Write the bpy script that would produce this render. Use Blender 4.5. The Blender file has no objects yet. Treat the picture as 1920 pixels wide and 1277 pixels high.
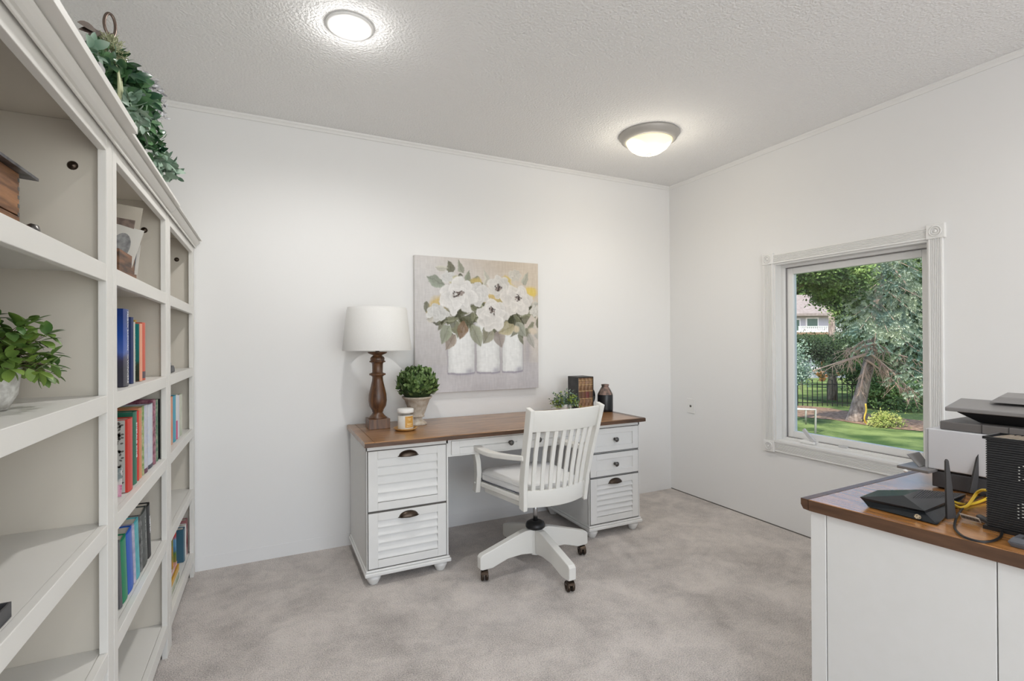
import bpy, bmesh, math, random
import numpy as np
from mathutils import Vector, Matrix

# ------------------------------------------------------------------ camera, world, lights
PI = math.pi
F_PX = 935.0; YAW = .4533; PIT = -.0026; ROL = -.0056
CAM = Vector((0, 0, 1.2825))
RX, BY, CH, LX, FY = 3.142, 3.3015, 2.622, -.80, -2.60      # right wall x, back wall y, ceiling z, left wall x, rear wall y
fw = Vector((math.sin(YAW)*math.cos(PIT), math.cos(YAW)*math.cos(PIT), -math.sin(PIT)))
rt = Vector((math.cos(YAW), -math.sin(YAW), 0)); up = rt.cross(fw)
rt2 = rt*math.cos(ROL)+up*math.sin(ROL); up2 = -rt*math.sin(ROL)+up*math.cos(ROL)
cd = bpy.data.cameras.new('camera'); cam = bpy.data.objects.new('camera', cd)
bpy.context.scene.collection.objects.link(cam); bpy.context.scene.camera = cam
cd.sensor_fit = 'HORIZONTAL'; cd.sensor_width = 36; cd.lens = F_PX/1920*36; cd.clip_start = .02; cd.clip_end = 300
M = Matrix.Identity(4)
for i in range(3):
    M[i][0] = rt2[i]; M[i][1] = up2[i]; M[i][2] = -fw[i]; M[i][3] = CAM[i]
cam.matrix_world = M

def at(u, v, ax, val):
    d = fw + rt2*((u-960)/F_PX) - up2*((v-638.5)/F_PX)
    return CAM + d*((val-CAM[ax])/d[ax])
def dist(u, v, depth):
    d = fw + rt2*((u-960)/F_PX) - up2*((v-638.5)/F_PX)
    return CAM + d*depth

sc = bpy.context.scene
vs = sc.view_settings
vs.view_transform = 'Standard'; vs.look = 'None'; vs.exposure = 0.50; vs.gamma = 1.0; vs.use_curve_mapping = False
w = bpy.data.worlds.new('world'); sc.world = w; w.use_nodes = True
wn = w.node_tree.nodes; wl = w.node_tree.links
sky = wn.new('ShaderNodeTexSky'); sky.sky_type = 'NISHITA'; sky.sun_disc = False
sky.sun_elevation = math.radians(48); sky.sun_rotation = math.radians(235); sky.air_density = 1.0; sky.dust_density = 1.5
wl.new(sky.outputs[0], wn['Background'].inputs[0]); wn['Background'].inputs[1].default_value = .25

def light(name, kind, loc, energy, color=(1, 1, 1), size=.1, rot=(0, 0, 0), spot=None, blend=.5):
    l = bpy.data.lights.new(name, kind); l.energy = energy; l.color = color
    if kind == 'AREA': l.shape = 'DISK'; l.size = size
    elif kind == 'SUN': l.angle = size
    else: l.shadow_soft_size = size
    if spot: l.spot_size = spot; l.spot_blend = blend
    o = bpy.data.objects.new(name, l); sc.collection.objects.link(o)
    o.location = loc; o.rotation_euler = rot
    return o
# afternoon sun comes over the house from the room's left rear and lights the garden only
sun = light('sunlight', 'SUN', (0, 0, 20), 3.4, (1, .93, .80), .01)
sun.rotation_euler = Vector((.70, .18, -.80)).to_track_quat('-Z', 'Y').to_euler()
CANS = [(.312, 2.189), (.312, .35), (2.15, .35), (1.25, -1.30)]  # only the first is in view; the other three are added for fill
CAN_POWER = [6.6, 1.5, 2, 4]
DOME_POWER = 2.6
# added fill light, aimed in through the made-up window behind the camera
dl = light('rear_fill_light', 'AREA', (.95, FY-.10, 1.45), 51, (.96, .98, 1), 1)
dl.data.shape = 'RECTANGLE'; dl.data.size = 3.0; dl.data.size_y = 1.9; dl.rotation_euler = (PI/2, 0, PI); dl.rotation_euler = (math.radians(117), 0, 0)
CAN_COL = (1, .985, .965)

# ------------------------------------------------------------------ helpers
C = sc.collection
rnd = random.Random(7)

class MB:
    def __init__(s): s.v = []; s.f = []; s.sm = []; s.col = None
    def add(s, vs_, fs, smooth=False):
        b = len(s.v); s.v += [tuple(p) for p in vs_]
        s.f += [tuple(i+b for i in f) for f in fs]; s.sm += [smooth]*len(fs); return s
    def box(s, x0, x1, y0, y1, z0, z1):
        return s.add([(x0,y0,z0),(x1,y0,z0),(x1,y1,z0),(x0,y1,z0),(x0,y0,z1),(x1,y0,z1),(x1,y1,z1),(x0,y1,z1)],
              [(0,3,2,1),(4,5,6,7),(0,1,5,4),(1,2,6,5),(2,3,7,6),(3,0,4,7)])
    def hexa(s, b4, t4, smooth=False):
        return s.add(list(b4)+list(t4), [(0,3,2,1),(4,5,6,7),(0,1,5,4),(1,2,6,5),(2,3,7,6),(3,0,4,7)], smooth)
    def prism(s, poly, axis, a, b, smooth=False):
        n = len(poly)
        def P(p, t):
            if axis == 0: return (t, p[0], p[1])
            if axis == 1: return (p[0], t, p[1])
            return (p[0], p[1], t)
        s.add([P(p, a) for p in poly]+[P(p, b) for p in poly],
              [tuple(range(n))[::-1], tuple(range(n, 2*n))])
        base = len(s.v)-2*n
        for i in range(n):
            j = (i+1) % n; s.f.append((base+i, base+j, base+n+j, base+n+i)); s.sm.append(smooth)
        return s
    def lathe(s, prof, c=(0,0,0), seg=32, flute=None, smooth=True, caps=True):
        vs_ = []; n = len(prof)
        for k in range(seg):
            a = 2*PI*k/seg
            for i, (r, z) in enumerate(prof):
                rr = r*(1-flute[2]*(k % 2)) if flute and flute[0] <= i <= flute[1] else r
                vs_.append((c[0]+rr*math.cos(a), c[1]+rr*math.sin(a), c[2]+z))
        fs = []
        for k in range(seg):
            k2 = (k+1) % seg
            for i in range(n-1): fs.append((k*n+i, k2*n+i, k2*n+i+1, k*n+i+1))
        s.add(vs_, fs, smooth)
        if caps:
            b = len(s.v)-len(vs_)
            if prof[0][0] > 1e-5: s.f.append(tuple(b+k*n for k in range(seg))[::-1]); s.sm.append(False)
            if prof[-1][0] > 1e-5: s.f.append(tuple(b+k*n+n-1 for k in range(seg))); s.sm.append(False)
        return s
    def tube(s, pts, r, seg=10, flat=None):
        pts = [Vector(p) for p in pts]; n = len(pts)
        rs = r if isinstance(r, (list, tuple)) else [r]*n
        vs_ = []; prev = None
        for i, p in enumerate(pts):
            t = (pts[min(i+1, n-1)]-pts[max(i-1, 0)]).normalized()
            if prev is None:
                a = Vector((0, 0, 1)) if abs(t.z) < .9 else Vector((1, 0, 0))
                u_ = t.cross(a).normalized()
            else: u_ = (prev-t*prev.dot(t)).normalized()
            prev = u_; w_ = t.cross(u_)
            for k in range(seg):
                a = 2*PI*k/seg
                vs_.append(p+u_*math.cos(a)*rs[i]+w_*math.sin(a)*rs[i]*(flat or 1))
        fs = []
        for i in range(n-1):
            for k in range(seg):
                k2 = (k+1) % seg
                fs.append((i*seg+k, i*seg+k2, (i+1)*seg+k2, (i+1)*seg+k))
        s.add(vs_, fs, True)
        b = len(s.v)-len(vs_)
        s.f.append(tuple(b+k for k in range(seg))[::-1]); s.sm.append(False)
        s.f.append(tuple(b+(n-1)*seg+k for k in range(seg))); s.sm.append(False)
        return s
    def sweep(s, pts, w_, h_, side=None, closed=False):
        """rectangular bar along pts; side = horizontal-ish width direction per point or one vector"""
        pts = [Vector(p) for p in pts]; n = len(pts); vs_ = []
        for i, p in enumerate(pts):
            t = (pts[min(i+1, n-1)]-pts[max(i-1, 0)]).normalized()
            sd = Vector(side) if side else t.cross(Vector((0, 0, 1)))
            sd = (sd-t*sd.dot(t)).normalized(); uu = sd.cross(t).normalized()
            wi = w_[i] if isinstance(w_, (list, tuple)) else w_
            hi = h_[i] if isinstance(h_, (list, tuple)) else h_
            vs_ += [p-sd*wi/2-uu*hi/2, p+sd*wi/2-uu*hi/2, p+sd*wi/2+uu*hi/2, p-sd*wi/2+uu*hi/2]
        fs = [(0,3,2,1), ((n-1)*4, (n-1)*4+1, (n-1)*4+2, (n-1)*4+3)]
        for i in range(n-1):
            for k in range(4):
                k2 = (k+1) % 4; fs.append((i*4+k, i*4+k2, (i+1)*4+k2, (i+1)*4+k))
        return s.add(vs_, fs)
    def sphere(s, c, r, seg=16, rings=10, sc_=(1,1,1)):
        vs_ = []; fs = []
        for i in range(rings+1):
            th = PI*i/rings
            for k in range(seg):
                a = 2*PI*k/seg
                vs_.append((c[0]+r*sc_[0]*math.sin(th)*math.cos(a), c[1]+r*sc_[1]*math.sin(th)*math.sin(a), c[2]+r*sc_[2]*math.cos(th)))
        for i in range(rings):
            for k in range(seg):
                k2 = (k+1) % seg; fs.append((i*seg+k, (i+1)*seg+k, (i+1)*seg+k2, i*seg+k2))
        return s.add(vs_, fs, True)
    def leaf(s, p, d, n, L, W, curl=.15, fold=.12):
        """a leaf blade: 2x4 faces with a folded midrib"""
        p = Vector(p); d = Vector(d).normalized(); n = Vector(n); n = (n-d*n.dot(d))
        if n.length < 1e-4: n = d.orthogonal()
        n.normalize(); sd = d.cross(n)
        prof = [(0, .06), (.10, .42), (.26, .82), (.45, 1), (.66, .92), (.84, .58), (.95, .22), (1, .02)]
        vs_ = []
        for t, ww in prof:
            c = p+d*(L*t)-n*(curl*L*t*t)
            vs_ += [c-sd*W*.5*ww+n*fold*W*ww, c, c+sd*W*.5*ww+n*fold*W*ww]
        fs = []
        for i in range(7):
            for k in range(2): fs.append((i*3+k, i*3+k+1, i*3+k+4, i*3+k+3))
        return s.add(vs_, fs, True)
    def quad(s, p, d, n, L, W):
        p = Vector(p); d = Vector(d).normalized(); sd = d.cross(Vector(n))
        if sd.length < 1e-4: sd = d.orthogonal()
        sd = sd.normalized()*W*.5
        return s.add([p, p+d*L*.45+sd, p+d*L, p+d*L*.45-sd], [(0,1,2,3)])
    def build(s, name, mat, parent=None, world=False, bevel=0, seg=2, autosm=False):
        me = bpy.data.meshes.new(name)
        vv = s.v
        if parent is not None and world:
            inv = root_matrix(parent).inverted(); vv = [tuple(inv @ Vector(p)) for p in s.v]
        me.from_pydata(vv, [], s.f); me.update()
        bm = bmesh.new(); bm.from_mesh(me); 
        if not s.col: bmesh.ops.recalc_face_normals(bm, faces=bm.faces)
        bm.to_mesh(me); bm.free()
        me.polygons.foreach_set('use_smooth', s.sm if len(s.sm) == len(me.polygons) else [False]*len(me.polygons))
        o = bpy.data.objects.new(name, me); C.objects.link(o)
        if mat: me.materials.append(mat)
        if parent is not None: o.parent = parent
        if bevel:
            m = o.modifiers.new('bevel', 'BEVEL'); m.width = bevel; m.segments = seg; m.limit_method = 'ANGLE'; m.angle_limit = math.radians(40)
            m.harden_normals = False
        return o

def root_matrix(o):
    m = Matrix.Translation(o.location) @ o.rotation_euler.to_matrix().to_4x4()
    return root_matrix(o.parent) @ m if o.parent else m

def tag(o, label=None, cat=None, group=None, kind=None):
    if label: o['label'] = label
    if cat: o['category'] = cat
    if group: o['group'] = group
    if kind: o['kind'] = kind
    return o
def thing(name, label, cat, loc=(0,0,0), rz=0, group=None):
    o = bpy.data.objects.new(name, None); C.objects.link(o)
    o.empty_display_size = .05
    o.location = loc; o.rotation_euler = (0, 0, rz)
    return tag(o, label, cat, group)
def struct(name, mb, mat, bevel=0, parent=None):
    o = mb.build(name, mat, parent, bevel=bevel)
    if parent is None: o['kind'] = 'structure'
    return o

def mat(name, col=(.8,.8,.8), rough=.5, metal=0, noise=None, bump=None, spec=.5, coat=0, trans=0, ior=1.45, emit=None, sheen=0, sss=0):
    m = bpy.data.materials.new(name); m.use_nodes = True
    nt = m.node_tree; b = nt.nodes['Principled BSDF']
    b.inputs['Base Color'].default_value = (*col, 1); b.inputs['Roughness'].default_value = rough
    b.inputs['Metallic'].default_value = metal; b.inputs['Specular IOR Level'].default_value = spec
    b.inputs['Coat Weight'].default_value = coat; b.inputs['Transmission Weight'].default_value = trans; b.inputs['IOR'].default_value = ior
    b.inputs['Sheen Weight'].default_value = sheen
    if emit: b.inputs['Emission Color'].default_value = (*emit[0], 1); b.inputs['Emission Strength'].default_value = emit[1]
    tc = nt.nodes.new('ShaderNodeTexCoord')
    if noise:   # (scale, col2, detail, contrast, stretch)
        n = nt.nodes.new('ShaderNodeTexNoise'); n.inputs['Scale'].default_value = noise[0]; n.inputs['Detail'].default_value = noise[2] if len(noise) > 2 else 4
        r = nt.nodes.new('ShaderNodeValToRGB'); k = noise[3] if len(noise) > 3 else .2
        r.color_ramp.elements[0].position = .5-k; r.color_ramp.elements[1].position = .5+k
        r.color_ramp.elements[0].color = (*col, 1); r.color_ramp.elements[1].color = (*noise[1], 1)
        src = tc.outputs['Object']
        if len(noise) > 4:
            mp = nt.nodes.new('ShaderNodeMapping'); mp.inputs['Scale'].default_value = noise[4]; nt.links.new(src, mp.inputs[0]); src = mp.outputs[0]
        nt.links.new(src, n.inputs['Vector']); nt.links.new(n.outputs['Fac'], r.inputs[0]); nt.links.new(r.outputs[0], b.inputs['Base Color'])
    if bump:    # (scale, strength, distance)
        n2 = nt.nodes.new('ShaderNodeTexNoise'); n2.inputs['Scale'].default_value = bump[0]; n2.inputs['Detail'].default_value = 3
        src = tc.outputs['Object']
        if len(bump) > 3:
            mp = nt.nodes.new('ShaderNodeMapping'); mp.inputs['Scale'].default_value = bump[3]; nt.links.new(src, mp.inputs[0]); src = mp.outputs[0]
        bp = nt.nodes.new('ShaderNodeBump'); bp.inputs['Strength'].default_value = bump[1]; bp.inputs['Distance'].default_value = bump[2]
        nt.links.new(src, n2.inputs['Vector']); nt.links.new(n2.outputs['Fac'], bp.inputs['Height']); nt.links.new(bp.outputs[0], b.inputs['Normal'])
    return m

def wood(name, c1, c2, rough=.35, axis=0, scale=1, coat=.2):
    """wood grain running along axis"""
    m = bpy.data.materials.new(name); m.use_nodes = True; nt = m.node_tree; b = nt.nodes['Principled BSDF']
    b.inputs['Roughness'].default_value = rough; b.inputs['Coat Weight'].default_value = coat; b.inputs['Coat Roughness'].default_value = .25
    tc = nt.nodes.new('ShaderNodeTexCoord'); mp = nt.nodes.new('ShaderNodeMapping')
    s = [14*scale]*3; s[axis] = 1.6*scale; mp.inputs['Scale'].default_value = s
    nt.links.new(tc.outputs['Object'], mp.inputs[0])
    n = nt.nodes.new('ShaderNodeTexNoise'); n.inputs['Scale'].default_value = 2.2; n.inputs['Detail'].default_value = 7; n.inputs['Distortion'].default_value = .8
    n2 = nt.nodes.new('ShaderNodeTexNoise'); n2.inputs['Scale'].default_value = 11; n2.inputs['Detail'].default_value = 3
    nt.links.new(mp.outputs[0], n.inputs['Vector']); nt.links.new(mp.outputs[0], n2.inputs['Vector'])
    mx = nt.nodes.new('ShaderNodeMath'); mx.operation = 'MULTIPLY_ADD'; mx.inputs[1].default_value = .35
    nt.links.new(n2.outputs['Fac'], mx.inputs[0]); nt.links.new(n.outputs['Fac'], mx.inputs[2])
    r = nt.nodes.new('ShaderNodeValToRGB'); e = r.color_ramp.elements
    e[0].position = .5; e[0].color = (*c1, 1); e[1].position = .86; e[1].color = (*c2, 1)
    nt.links.new(mx.outputs[0], r.inputs[0]); nt.links.new(r.outputs[0], b.inputs['Base Color'])
    bp = nt.nodes.new('ShaderNodeBump'); bp.inputs['Strength'].default_value = .08; bp.inputs['Distance'].default_value = .002
    nt.links.new(mx.outputs[0], bp.inputs['Height']); nt.links.new(bp.outputs[0], b.inputs['Normal'])
    return m

def vcol_mat(name, rough=.7, attr='paint'):
    m = bpy.data.materials.new(name); m.use_nodes = True; nt = m.node_tree; b = nt.nodes['Principled BSDF']
    a = nt.nodes.new('ShaderNodeVertexColor'); a.layer_name = attr
    nt.links.new(a.outputs[0], b.inputs['Base Color']); b.inputs['Roughness'].default_value = rough
    return m

# materials
m_wall = mat('wall_paint', (.85,.846,.84), .75, bump=(60, .05, .002), spec=.3)
m_ceil = mat('textured_ceiling', (.89,.887,.88), .9, bump=(85, .8, .009), spec=.2)
m_trim = mat('white_trim', (.84,.835,.82), .4)
m_cream = mat('cream_bookcase_paint', (.75,.735,.695), .5, noise=(6, (.77,.755,.72), 3, .3))
m_cream_shaded = mat('cream_paint_shaded', (.66,.61,.53), .55, noise=(6, (.675,.63,.555), 3, .3))  # darker copy of the same cream, with the interior shade put into the colour
m_white = mat('antiqued_white_paint', (.79,.785,.77), .45, noise=(22, (.775,.77,.75), 6, .2), bump=(90, .05, .001))
m_gap = mat('shade_line_and_print_dark', (.13,.12,.11), .8)  # dark colour put in for shaded gaps, also used for black print and joints
m_chair = mat('chair_white_paint', (.80,.79,.75), .42)
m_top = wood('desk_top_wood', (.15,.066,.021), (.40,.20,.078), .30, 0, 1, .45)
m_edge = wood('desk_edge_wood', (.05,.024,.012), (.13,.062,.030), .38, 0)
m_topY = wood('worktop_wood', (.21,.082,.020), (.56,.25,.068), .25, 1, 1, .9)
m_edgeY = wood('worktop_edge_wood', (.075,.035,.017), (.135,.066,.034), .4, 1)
m_lampwood = wood('lamp_wood', (.055,.022,.010), (.17,.075,.030), .38, 2, 1.3)
m_shade = mat('linen_shade', (.80,.79,.77), .9, noise=(420, (.74,.73,.71), 2, .2), bump=(420, .3, .001, (1, 1, .4)))
m_bronze = mat('aged_bronze', (.07,.052,.04), .32, .9)
m_pewter = mat('pewter_knob', (.12,.115,.11), .35, .9)
m_black = mat('black_plastic', (.014,.014,.015), .38)
m_blackgl = mat('black_gloss', (.012,.014,.018), .18)
m_dgrey = mat('dark_grey_plastic', (.07,.07,.075), .45)
m_mgrey = mat('mid_grey_plastic', (.20,.19,.185), .4)
m_lgrey = mat('light_grey_plastic', (.60,.60,.61), .45)
m_offwhite = mat('printer_white', (.66,.66,.68), .5)
m_steel = mat('brushed_steel', (.42,.42,.43), .28, 1)
m_nickel = mat('brushed_nickel_paint', (.47,.45,.42), .5, .3)
m_chrome = mat('bright_chrome', (.85,.85,.88), .08, 1)
m_cushion = mat('cotton_cushion', (.84,.84,.84), .9, bump=(200, .2, .001), sheen=.2)
m_piping = mat('navy_piping', (.06,.065,.09), .8)
m_leafdk = mat('boxwood_leaf', (.035,.085,.020), .42, noise=(28, (.20,.30,.10), 2, .14))
m_leafgn = mat('green_leaf', (.06,.14,.03), .45, noise=(9, (.24,.36,.07), 2, .12))
m_leafbl = mat('blue_green_leaf', (.12,.22,.15), .6, noise=(12, (.33,.42,.34), 2, .15))
m_leafgl = mat('glossy_garland_leaf', (.012,.055,.025), .28, noise=(16, (.10,.21,.09), 2, .13))
m_silver = mat('silvered_leaf', (.50,.50,.52), .35, .35, noise=(20, (.75,.75,.78), 2, .2))
m_copper = mat('bronzed_leaf', (.16,.12,.10), .3, .75)
m_sprig = mat('pale_seed_sprig', (.38,.40,.24), .7)
m_stem = mat('brown_stem', (.08,.045,.03), .7)
m_urn = mat('weathered_urn', (.60,.55,.48), .8, noise=(35, (.40,.32,.24), 6, .18), bump=(60, .3, .003))
m_ceramic = mat('white_ceramic', (.80,.79,.76), .35)
m_wax = mat('cream_wax', (.75,.72,.66), .5)
m_gold = mat('gold_label', (.62,.33,.07), .4, .1)
m_brasswood = wood('gilded_wood', (.38,.17,.04), (.62,.36,.12), .35, 0)
m_paper = mat('book_paper', (.72,.68,.60), .9, noise=(1, (.62,.57,.48), 2, .1, (4, 4, 400)))
def thin_glass(name, ior=1.3, rough=.02):
    m = bpy.data.materials.new(name); m.use_nodes = True; nt = m.node_tree
    for n in list(nt.nodes): nt.nodes.remove(n)
    out = nt.nodes.new('ShaderNodeOutputMaterial'); tr = nt.nodes.new('ShaderNodeBsdfTransparent'); gl = nt.nodes.new('ShaderNodeBsdfGlossy'); mx = nt.nodes.new('ShaderNodeMixShader'); fr = nt.nodes.new('ShaderNodeFresnel')
    gl.inputs['Roughness'].default_value = rough; mx.inputs[0].default_value = .10
    nt.links.new(tr.outputs[0], mx.inputs[1]); nt.links.new(gl.outputs[0], mx.inputs[2]); nt.links.new(mx.outputs[0], out.inputs[0])
    return m
m_glassjar = thin_glass('jar_glass', 1.25)

# ------------------------------------------------------------------ structure: the room
def carpet():
    m = bpy.data.materials.new('carpet_pile'); m.use_nodes = True; nt = m.node_tree; b = nt.nodes['Principled BSDF']
    L = nt.links.new
    tc = nt.nodes.new('ShaderNodeTexCoord')
    n1 = nt.nodes.new('ShaderNodeTexNoise'); n1.inputs['Scale'].default_value = 3.4; n1.inputs['Detail'].default_value = 6; n1.inputs['Distortion'].default_value = .7
    n2 = nt.nodes.new('ShaderNodeTexNoise'); n2.inputs['Scale'].default_value = 190; n2.inputs['Detail'].default_value = 5
    n3 = nt.nodes.new('ShaderNodeTexNoise'); n3.inputs['Scale'].default_value = 16; n3.inputs['Detail'].default_value = 4; n3.inputs['Distortion'].default_value = .8
    for n in (n1, n2, n3): L(tc.outputs['Object'], n.inputs['Vector'])
    a = nt.nodes.new('ShaderNodeMath'); a.operation = 'MULTIPLY_ADD'; a.inputs[1].default_value = 1.6; L(n2.outputs['Fac'], a.inputs[0]); L(n1.outputs['Fac'], a.inputs[2])
    a2 = nt.nodes.new('ShaderNodeMath'); a2.operation = 'MULTIPLY_ADD'; a2.inputs[1].default_value = .45; L(n3.outputs['Fac'], a2.inputs[0]); L(a.outputs[0], a2.inputs[2])
    r = nt.nodes.new('ShaderNodeValToRGB'); e = r.color_ramp.elements
    e[0].position = 0; e[0].color = (.26,.228,.21,1); e[1].position = 1.0; e[1].color = (.86,.785,.73,1)
    mr_ = nt.nodes.new('ShaderNodeMapRange'); mr_.inputs[1].default_value = .90; mr_.inputs[2].default_value = 1.76; L(a2.outputs[0], mr_.inputs[0]); L(mr_.outputs[0], r.inputs[0]); L(r.outputs[0], b.inputs['Base Color']); b.inputs['Roughness'].default_value = 1; b.inputs['Specular IOR Level'].default_value = .05
    b.inputs['Sheen Weight'].default_value = .3
    bp = nt.nodes.new('ShaderNodeBump'); bp.inputs['Strength'].default_value = .9; bp.inputs['Distance'].default_value = .012
    L(n2.outputs['Fac'], bp.inputs['Height']); L(bp.outputs[0], b.inputs['Normal'])
    return m
T = .14
struct('floor', MB().box(LX-T, RX+T, FY-T, BY+T, -.12, 0), carpet())
struct('ceiling', MB().box(LX-T, RX+T, FY-T, BY+T, CH, CH+.12), m_ceil)
struct('wall_back', MB().box(LX, RX, BY, BY+T, 0, CH), m_wall)
struct('wall_left', MB().box(LX-T, LX, FY, BY, 0, CH), m_wall)
wf = MB(); RW = (-.35, 2.75, .45, 2.42)
wf.box(LX, RW[0], FY-T, FY, 0, CH); wf.box(RW[1], RX, FY-T, FY, 0, CH); wf.box(RW[0], RW[1], FY-T, FY, 0, RW[2]); wf.box(RW[0], RW[1], FY-T, FY, RW[3], CH)
struct('wall_front', wf, m_wall)
w2 = MB()
for a in ((RW[0]-.07, RW[0], RW[2]-.07, RW[3]+.07), (RW[1], RW[1]+.07, RW[2]-.07, RW[3]+.07), (RW[0], RW[1], RW[3], RW[3]+.07), (RW[0], RW[1], RW[2]-.07, RW[2])): w2.box(a[0], a[1], FY, FY+.018, a[2], a[3])
w2.box(1.17, 1.23, FY-.08, FY-.03, RW[2], RW[3])
struct('added_rear_window', w2, m_trim, .002)  # unseen window, added as an opening for the rear fill light
WY0, WY1, WZ0, WZ1 = 1.400, 2.305, .585, 1.812     # window opening in the right wall
wr = MB()
wr.box(RX, RX+T, FY, WY0, 0, CH); wr.box(RX, RX+T, WY1, BY, 0, CH); wr.box(RX, RX+T, WY0, WY1, 0, WZ0); wr.box(RX, RX+T, WY0, WY1, WZ1, CH)
struct('wall_right', wr, m_wall)
# ceiling mouldings
def crown(name, pts): return struct(name, pts, m_trim, .002)
pr = [(0, 0), (0, -.030), (-.006, -.030), (-.012, -.018), (-.020, -.010), (-.022, 0)]
crown('trim_1', MB().prism([(BY+x, CH+z) for x, z in pr], 0, LX, RX))
crown('trim_2', MB().prism([(RX+x, CH+z) for x, z in pr], 1, FY, BY))
crown('trim_3', MB().prism([(LX-x, CH+z) for x, z in pr], 1, FY, BY))
struct('baseboard_back', MB().box(LX, RX, BY-.0016, BY, .0, .078), m_wall)
struct('floor_gap_strip', MB().box(RX-.002, RX, FY, BY, .0, .007), m_gap)  # dark strip drawn in for the shaded gap where wall meets carpet

# ------------------------------------------------------------------ window (structure)
win = bpy.data.objects.new('window_1', None); C.objects.link(win); win.location = (RX, (WY0+WY1)/2, WZ0); win['kind'] = 'structure'
def wpart(name, mb, m, bevel=0): return mb.build(name, m, win, world=True, bevel=bevel)
j = MB(); D = .115
j.box(RX-.004, RX+D, WY0, WY0+.0125, WZ0+.0142, WZ1-.0122); j.box(RX-.004, RX+D, WY1-.0125, WY1, WZ0+.0142, WZ1-.0122); j.box(RX-.004, RX+D, WY0, WY1, WZ1-.012, WZ1); j.box(RX-.02, RX+D, WY0, WY1, WZ0, WZ0+.014)
j.box(RX+.055, RX+D+.01, WY1-.034, WY1-.013, WZ0+.031, WZ1-.031); j.box(RX+.055, RX+D+.01, WY0+.013, WY0+.034, WZ0+.031, WZ1-.031)
j.box(RX+.0555, RX+D+.01, WY0+.013, WY1-.013, WZ1-.030, WZ1-.0125); j.box(RX+.0555, RX+D+.01, WY0+.013, WY1-.013, WZ0+.0145, WZ0+.030)
wpart('window_frame', j, m_trim, 0)
def fluted(a0, a1, b0, b1, horiz):
    """casing strip with grooves, thickness toward the room"""
    mb = MB(); n = 6; W_ = b1-b0; prof = [(b0, 0), (b0, .016)]
    for i in range(n):
        c = b0+W_*(.18+.64*i/(n-1)); g = W_*.035
        prof += [(c-g, .016), (c-g*.4, .0115), (c+g*.4, .0115), (c+g, .016)]
    prof += [(b1, .016), (b1, 0)]
    if horiz: mb.prism([(RX-t, z) for z, t in prof][::-1], 1, a0, a1)
    else: mb.prism([(RX-t, y) for y, t in prof], 2, a0, a1)
    return mb
CO = .072
wpart('window_casing', fluted(WY0, WY1, WZ1, WZ1+.062, True), m_trim)
wpart('window_casing', fluted(WY0, WY1, WZ0-.066, WZ0, True), m_trim)
wpart('window_casing', fluted(WZ0, WZ1, WY1, WY1+CO, False), m_trim)
wpart('window_casing', fluted(WZ0, WZ1, WY0-.060, WY0, False), m_trim)
for y, z in ((WY1+CO/2, WZ1+.035), (WY1+CO/2, WZ0-.035), (WY0-.032, WZ1+.035), (WY0-.032, WZ0-.035)):
    b = MB().box(RX-.022, RX, y-.041, y+.041, z-.038, z+.038)
    o = wpart('corner_block', b, m_trim, .003)
    ring = MB()
    for r0, r1, h in ((0, .008, .006), (.014, .019, .004), (.024, .029, .004)):
        n = 24
        vv = []; ff = []
        for k in range(n):
            a = 2*PI*k/n
            for r_, x in ((r0, 0), (r0, h), (r1, h*.6), (r1, 0)): vv.append((RX-.022-x, y+r_*math.cos(a), z+r_*math.sin(a)))
        for k in range(n):
            for i in range(3): ff.append((k*4+i, ((k+1) % n)*4+i, ((k+1) % n)*4+i+1, k*4+i+1))
        ring.add(vv, ff, True)
    r_ = ring.build('rosette', m_trim, o, world=False)
    inv = root_matrix(win).inverted(); r_.data.transform(inv)
# sash with its pane
SY0, SY1, SZ0, SZ1 = WY0+.034, WY1-.036, WZ0+.032, WZ1-.034
s = MB(); xs0, xs1 = RX+.085, RX+.125; t = .042
s.box(xs0, xs1, SY0, SY0+t, SZ0, SZ1); s.box(xs0, xs1, SY1-t, SY1, SZ0, SZ1); s.box(xs0, xs1, SY0+t, SY1-t, SZ1-t, SZ1); s.box(xs0, xs1, SY0+t, SY1-t, SZ0, SZ0+t)
sash = wpart('sash', s, m_trim, .003)
g = MB(); t2 = .006
for a in ((SY0-.006, SY0, SZ0-.006, SZ1+.006), (SY1, SY1+.006, SZ0-.006, SZ1+.006), (SY0, SY1, SZ1, SZ1+.006), (SY0, SY1, SZ0-.006, SZ0)):
    g.box(xs0-.012, xs0+.004, *a)
wpart('weather_strip', g, mat('grey_seal', (.30,.29,.29), .6))
gm = bpy.data.materials.new('window_glass'); gm.use_nodes = True; nt = gm.node_tree
for n in list(nt.nodes): nt.nodes.remove(n)
out = nt.nodes.new('ShaderNodeOutputMaterial'); tr = nt.nodes.new('ShaderNodeBsdfTransparent'); gl = nt.nodes.new('ShaderNodeBsdfGlossy'); mx = nt.nodes.new('ShaderNodeMixShader'); fr = nt.nodes.new('ShaderNodeFresnel')
gl.inputs['Roughness'].default_value = .01; fr.inputs[0].default_value = 1.3
nt.links.new(fr.outputs[0], mx.inputs[0]); nt.links.new(tr.outputs[0], mx.inputs[1]); nt.links.new(gl.outputs[0], mx.inputs[2]); nt.links.new(mx.outputs[0], out.inputs[0])
wpart('pane', MB().box(xs0+.018, xs0+.022, SY0+t-.002, SY1-t+.002, SZ0+t-.002, SZ1-t+.002), gm)
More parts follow.
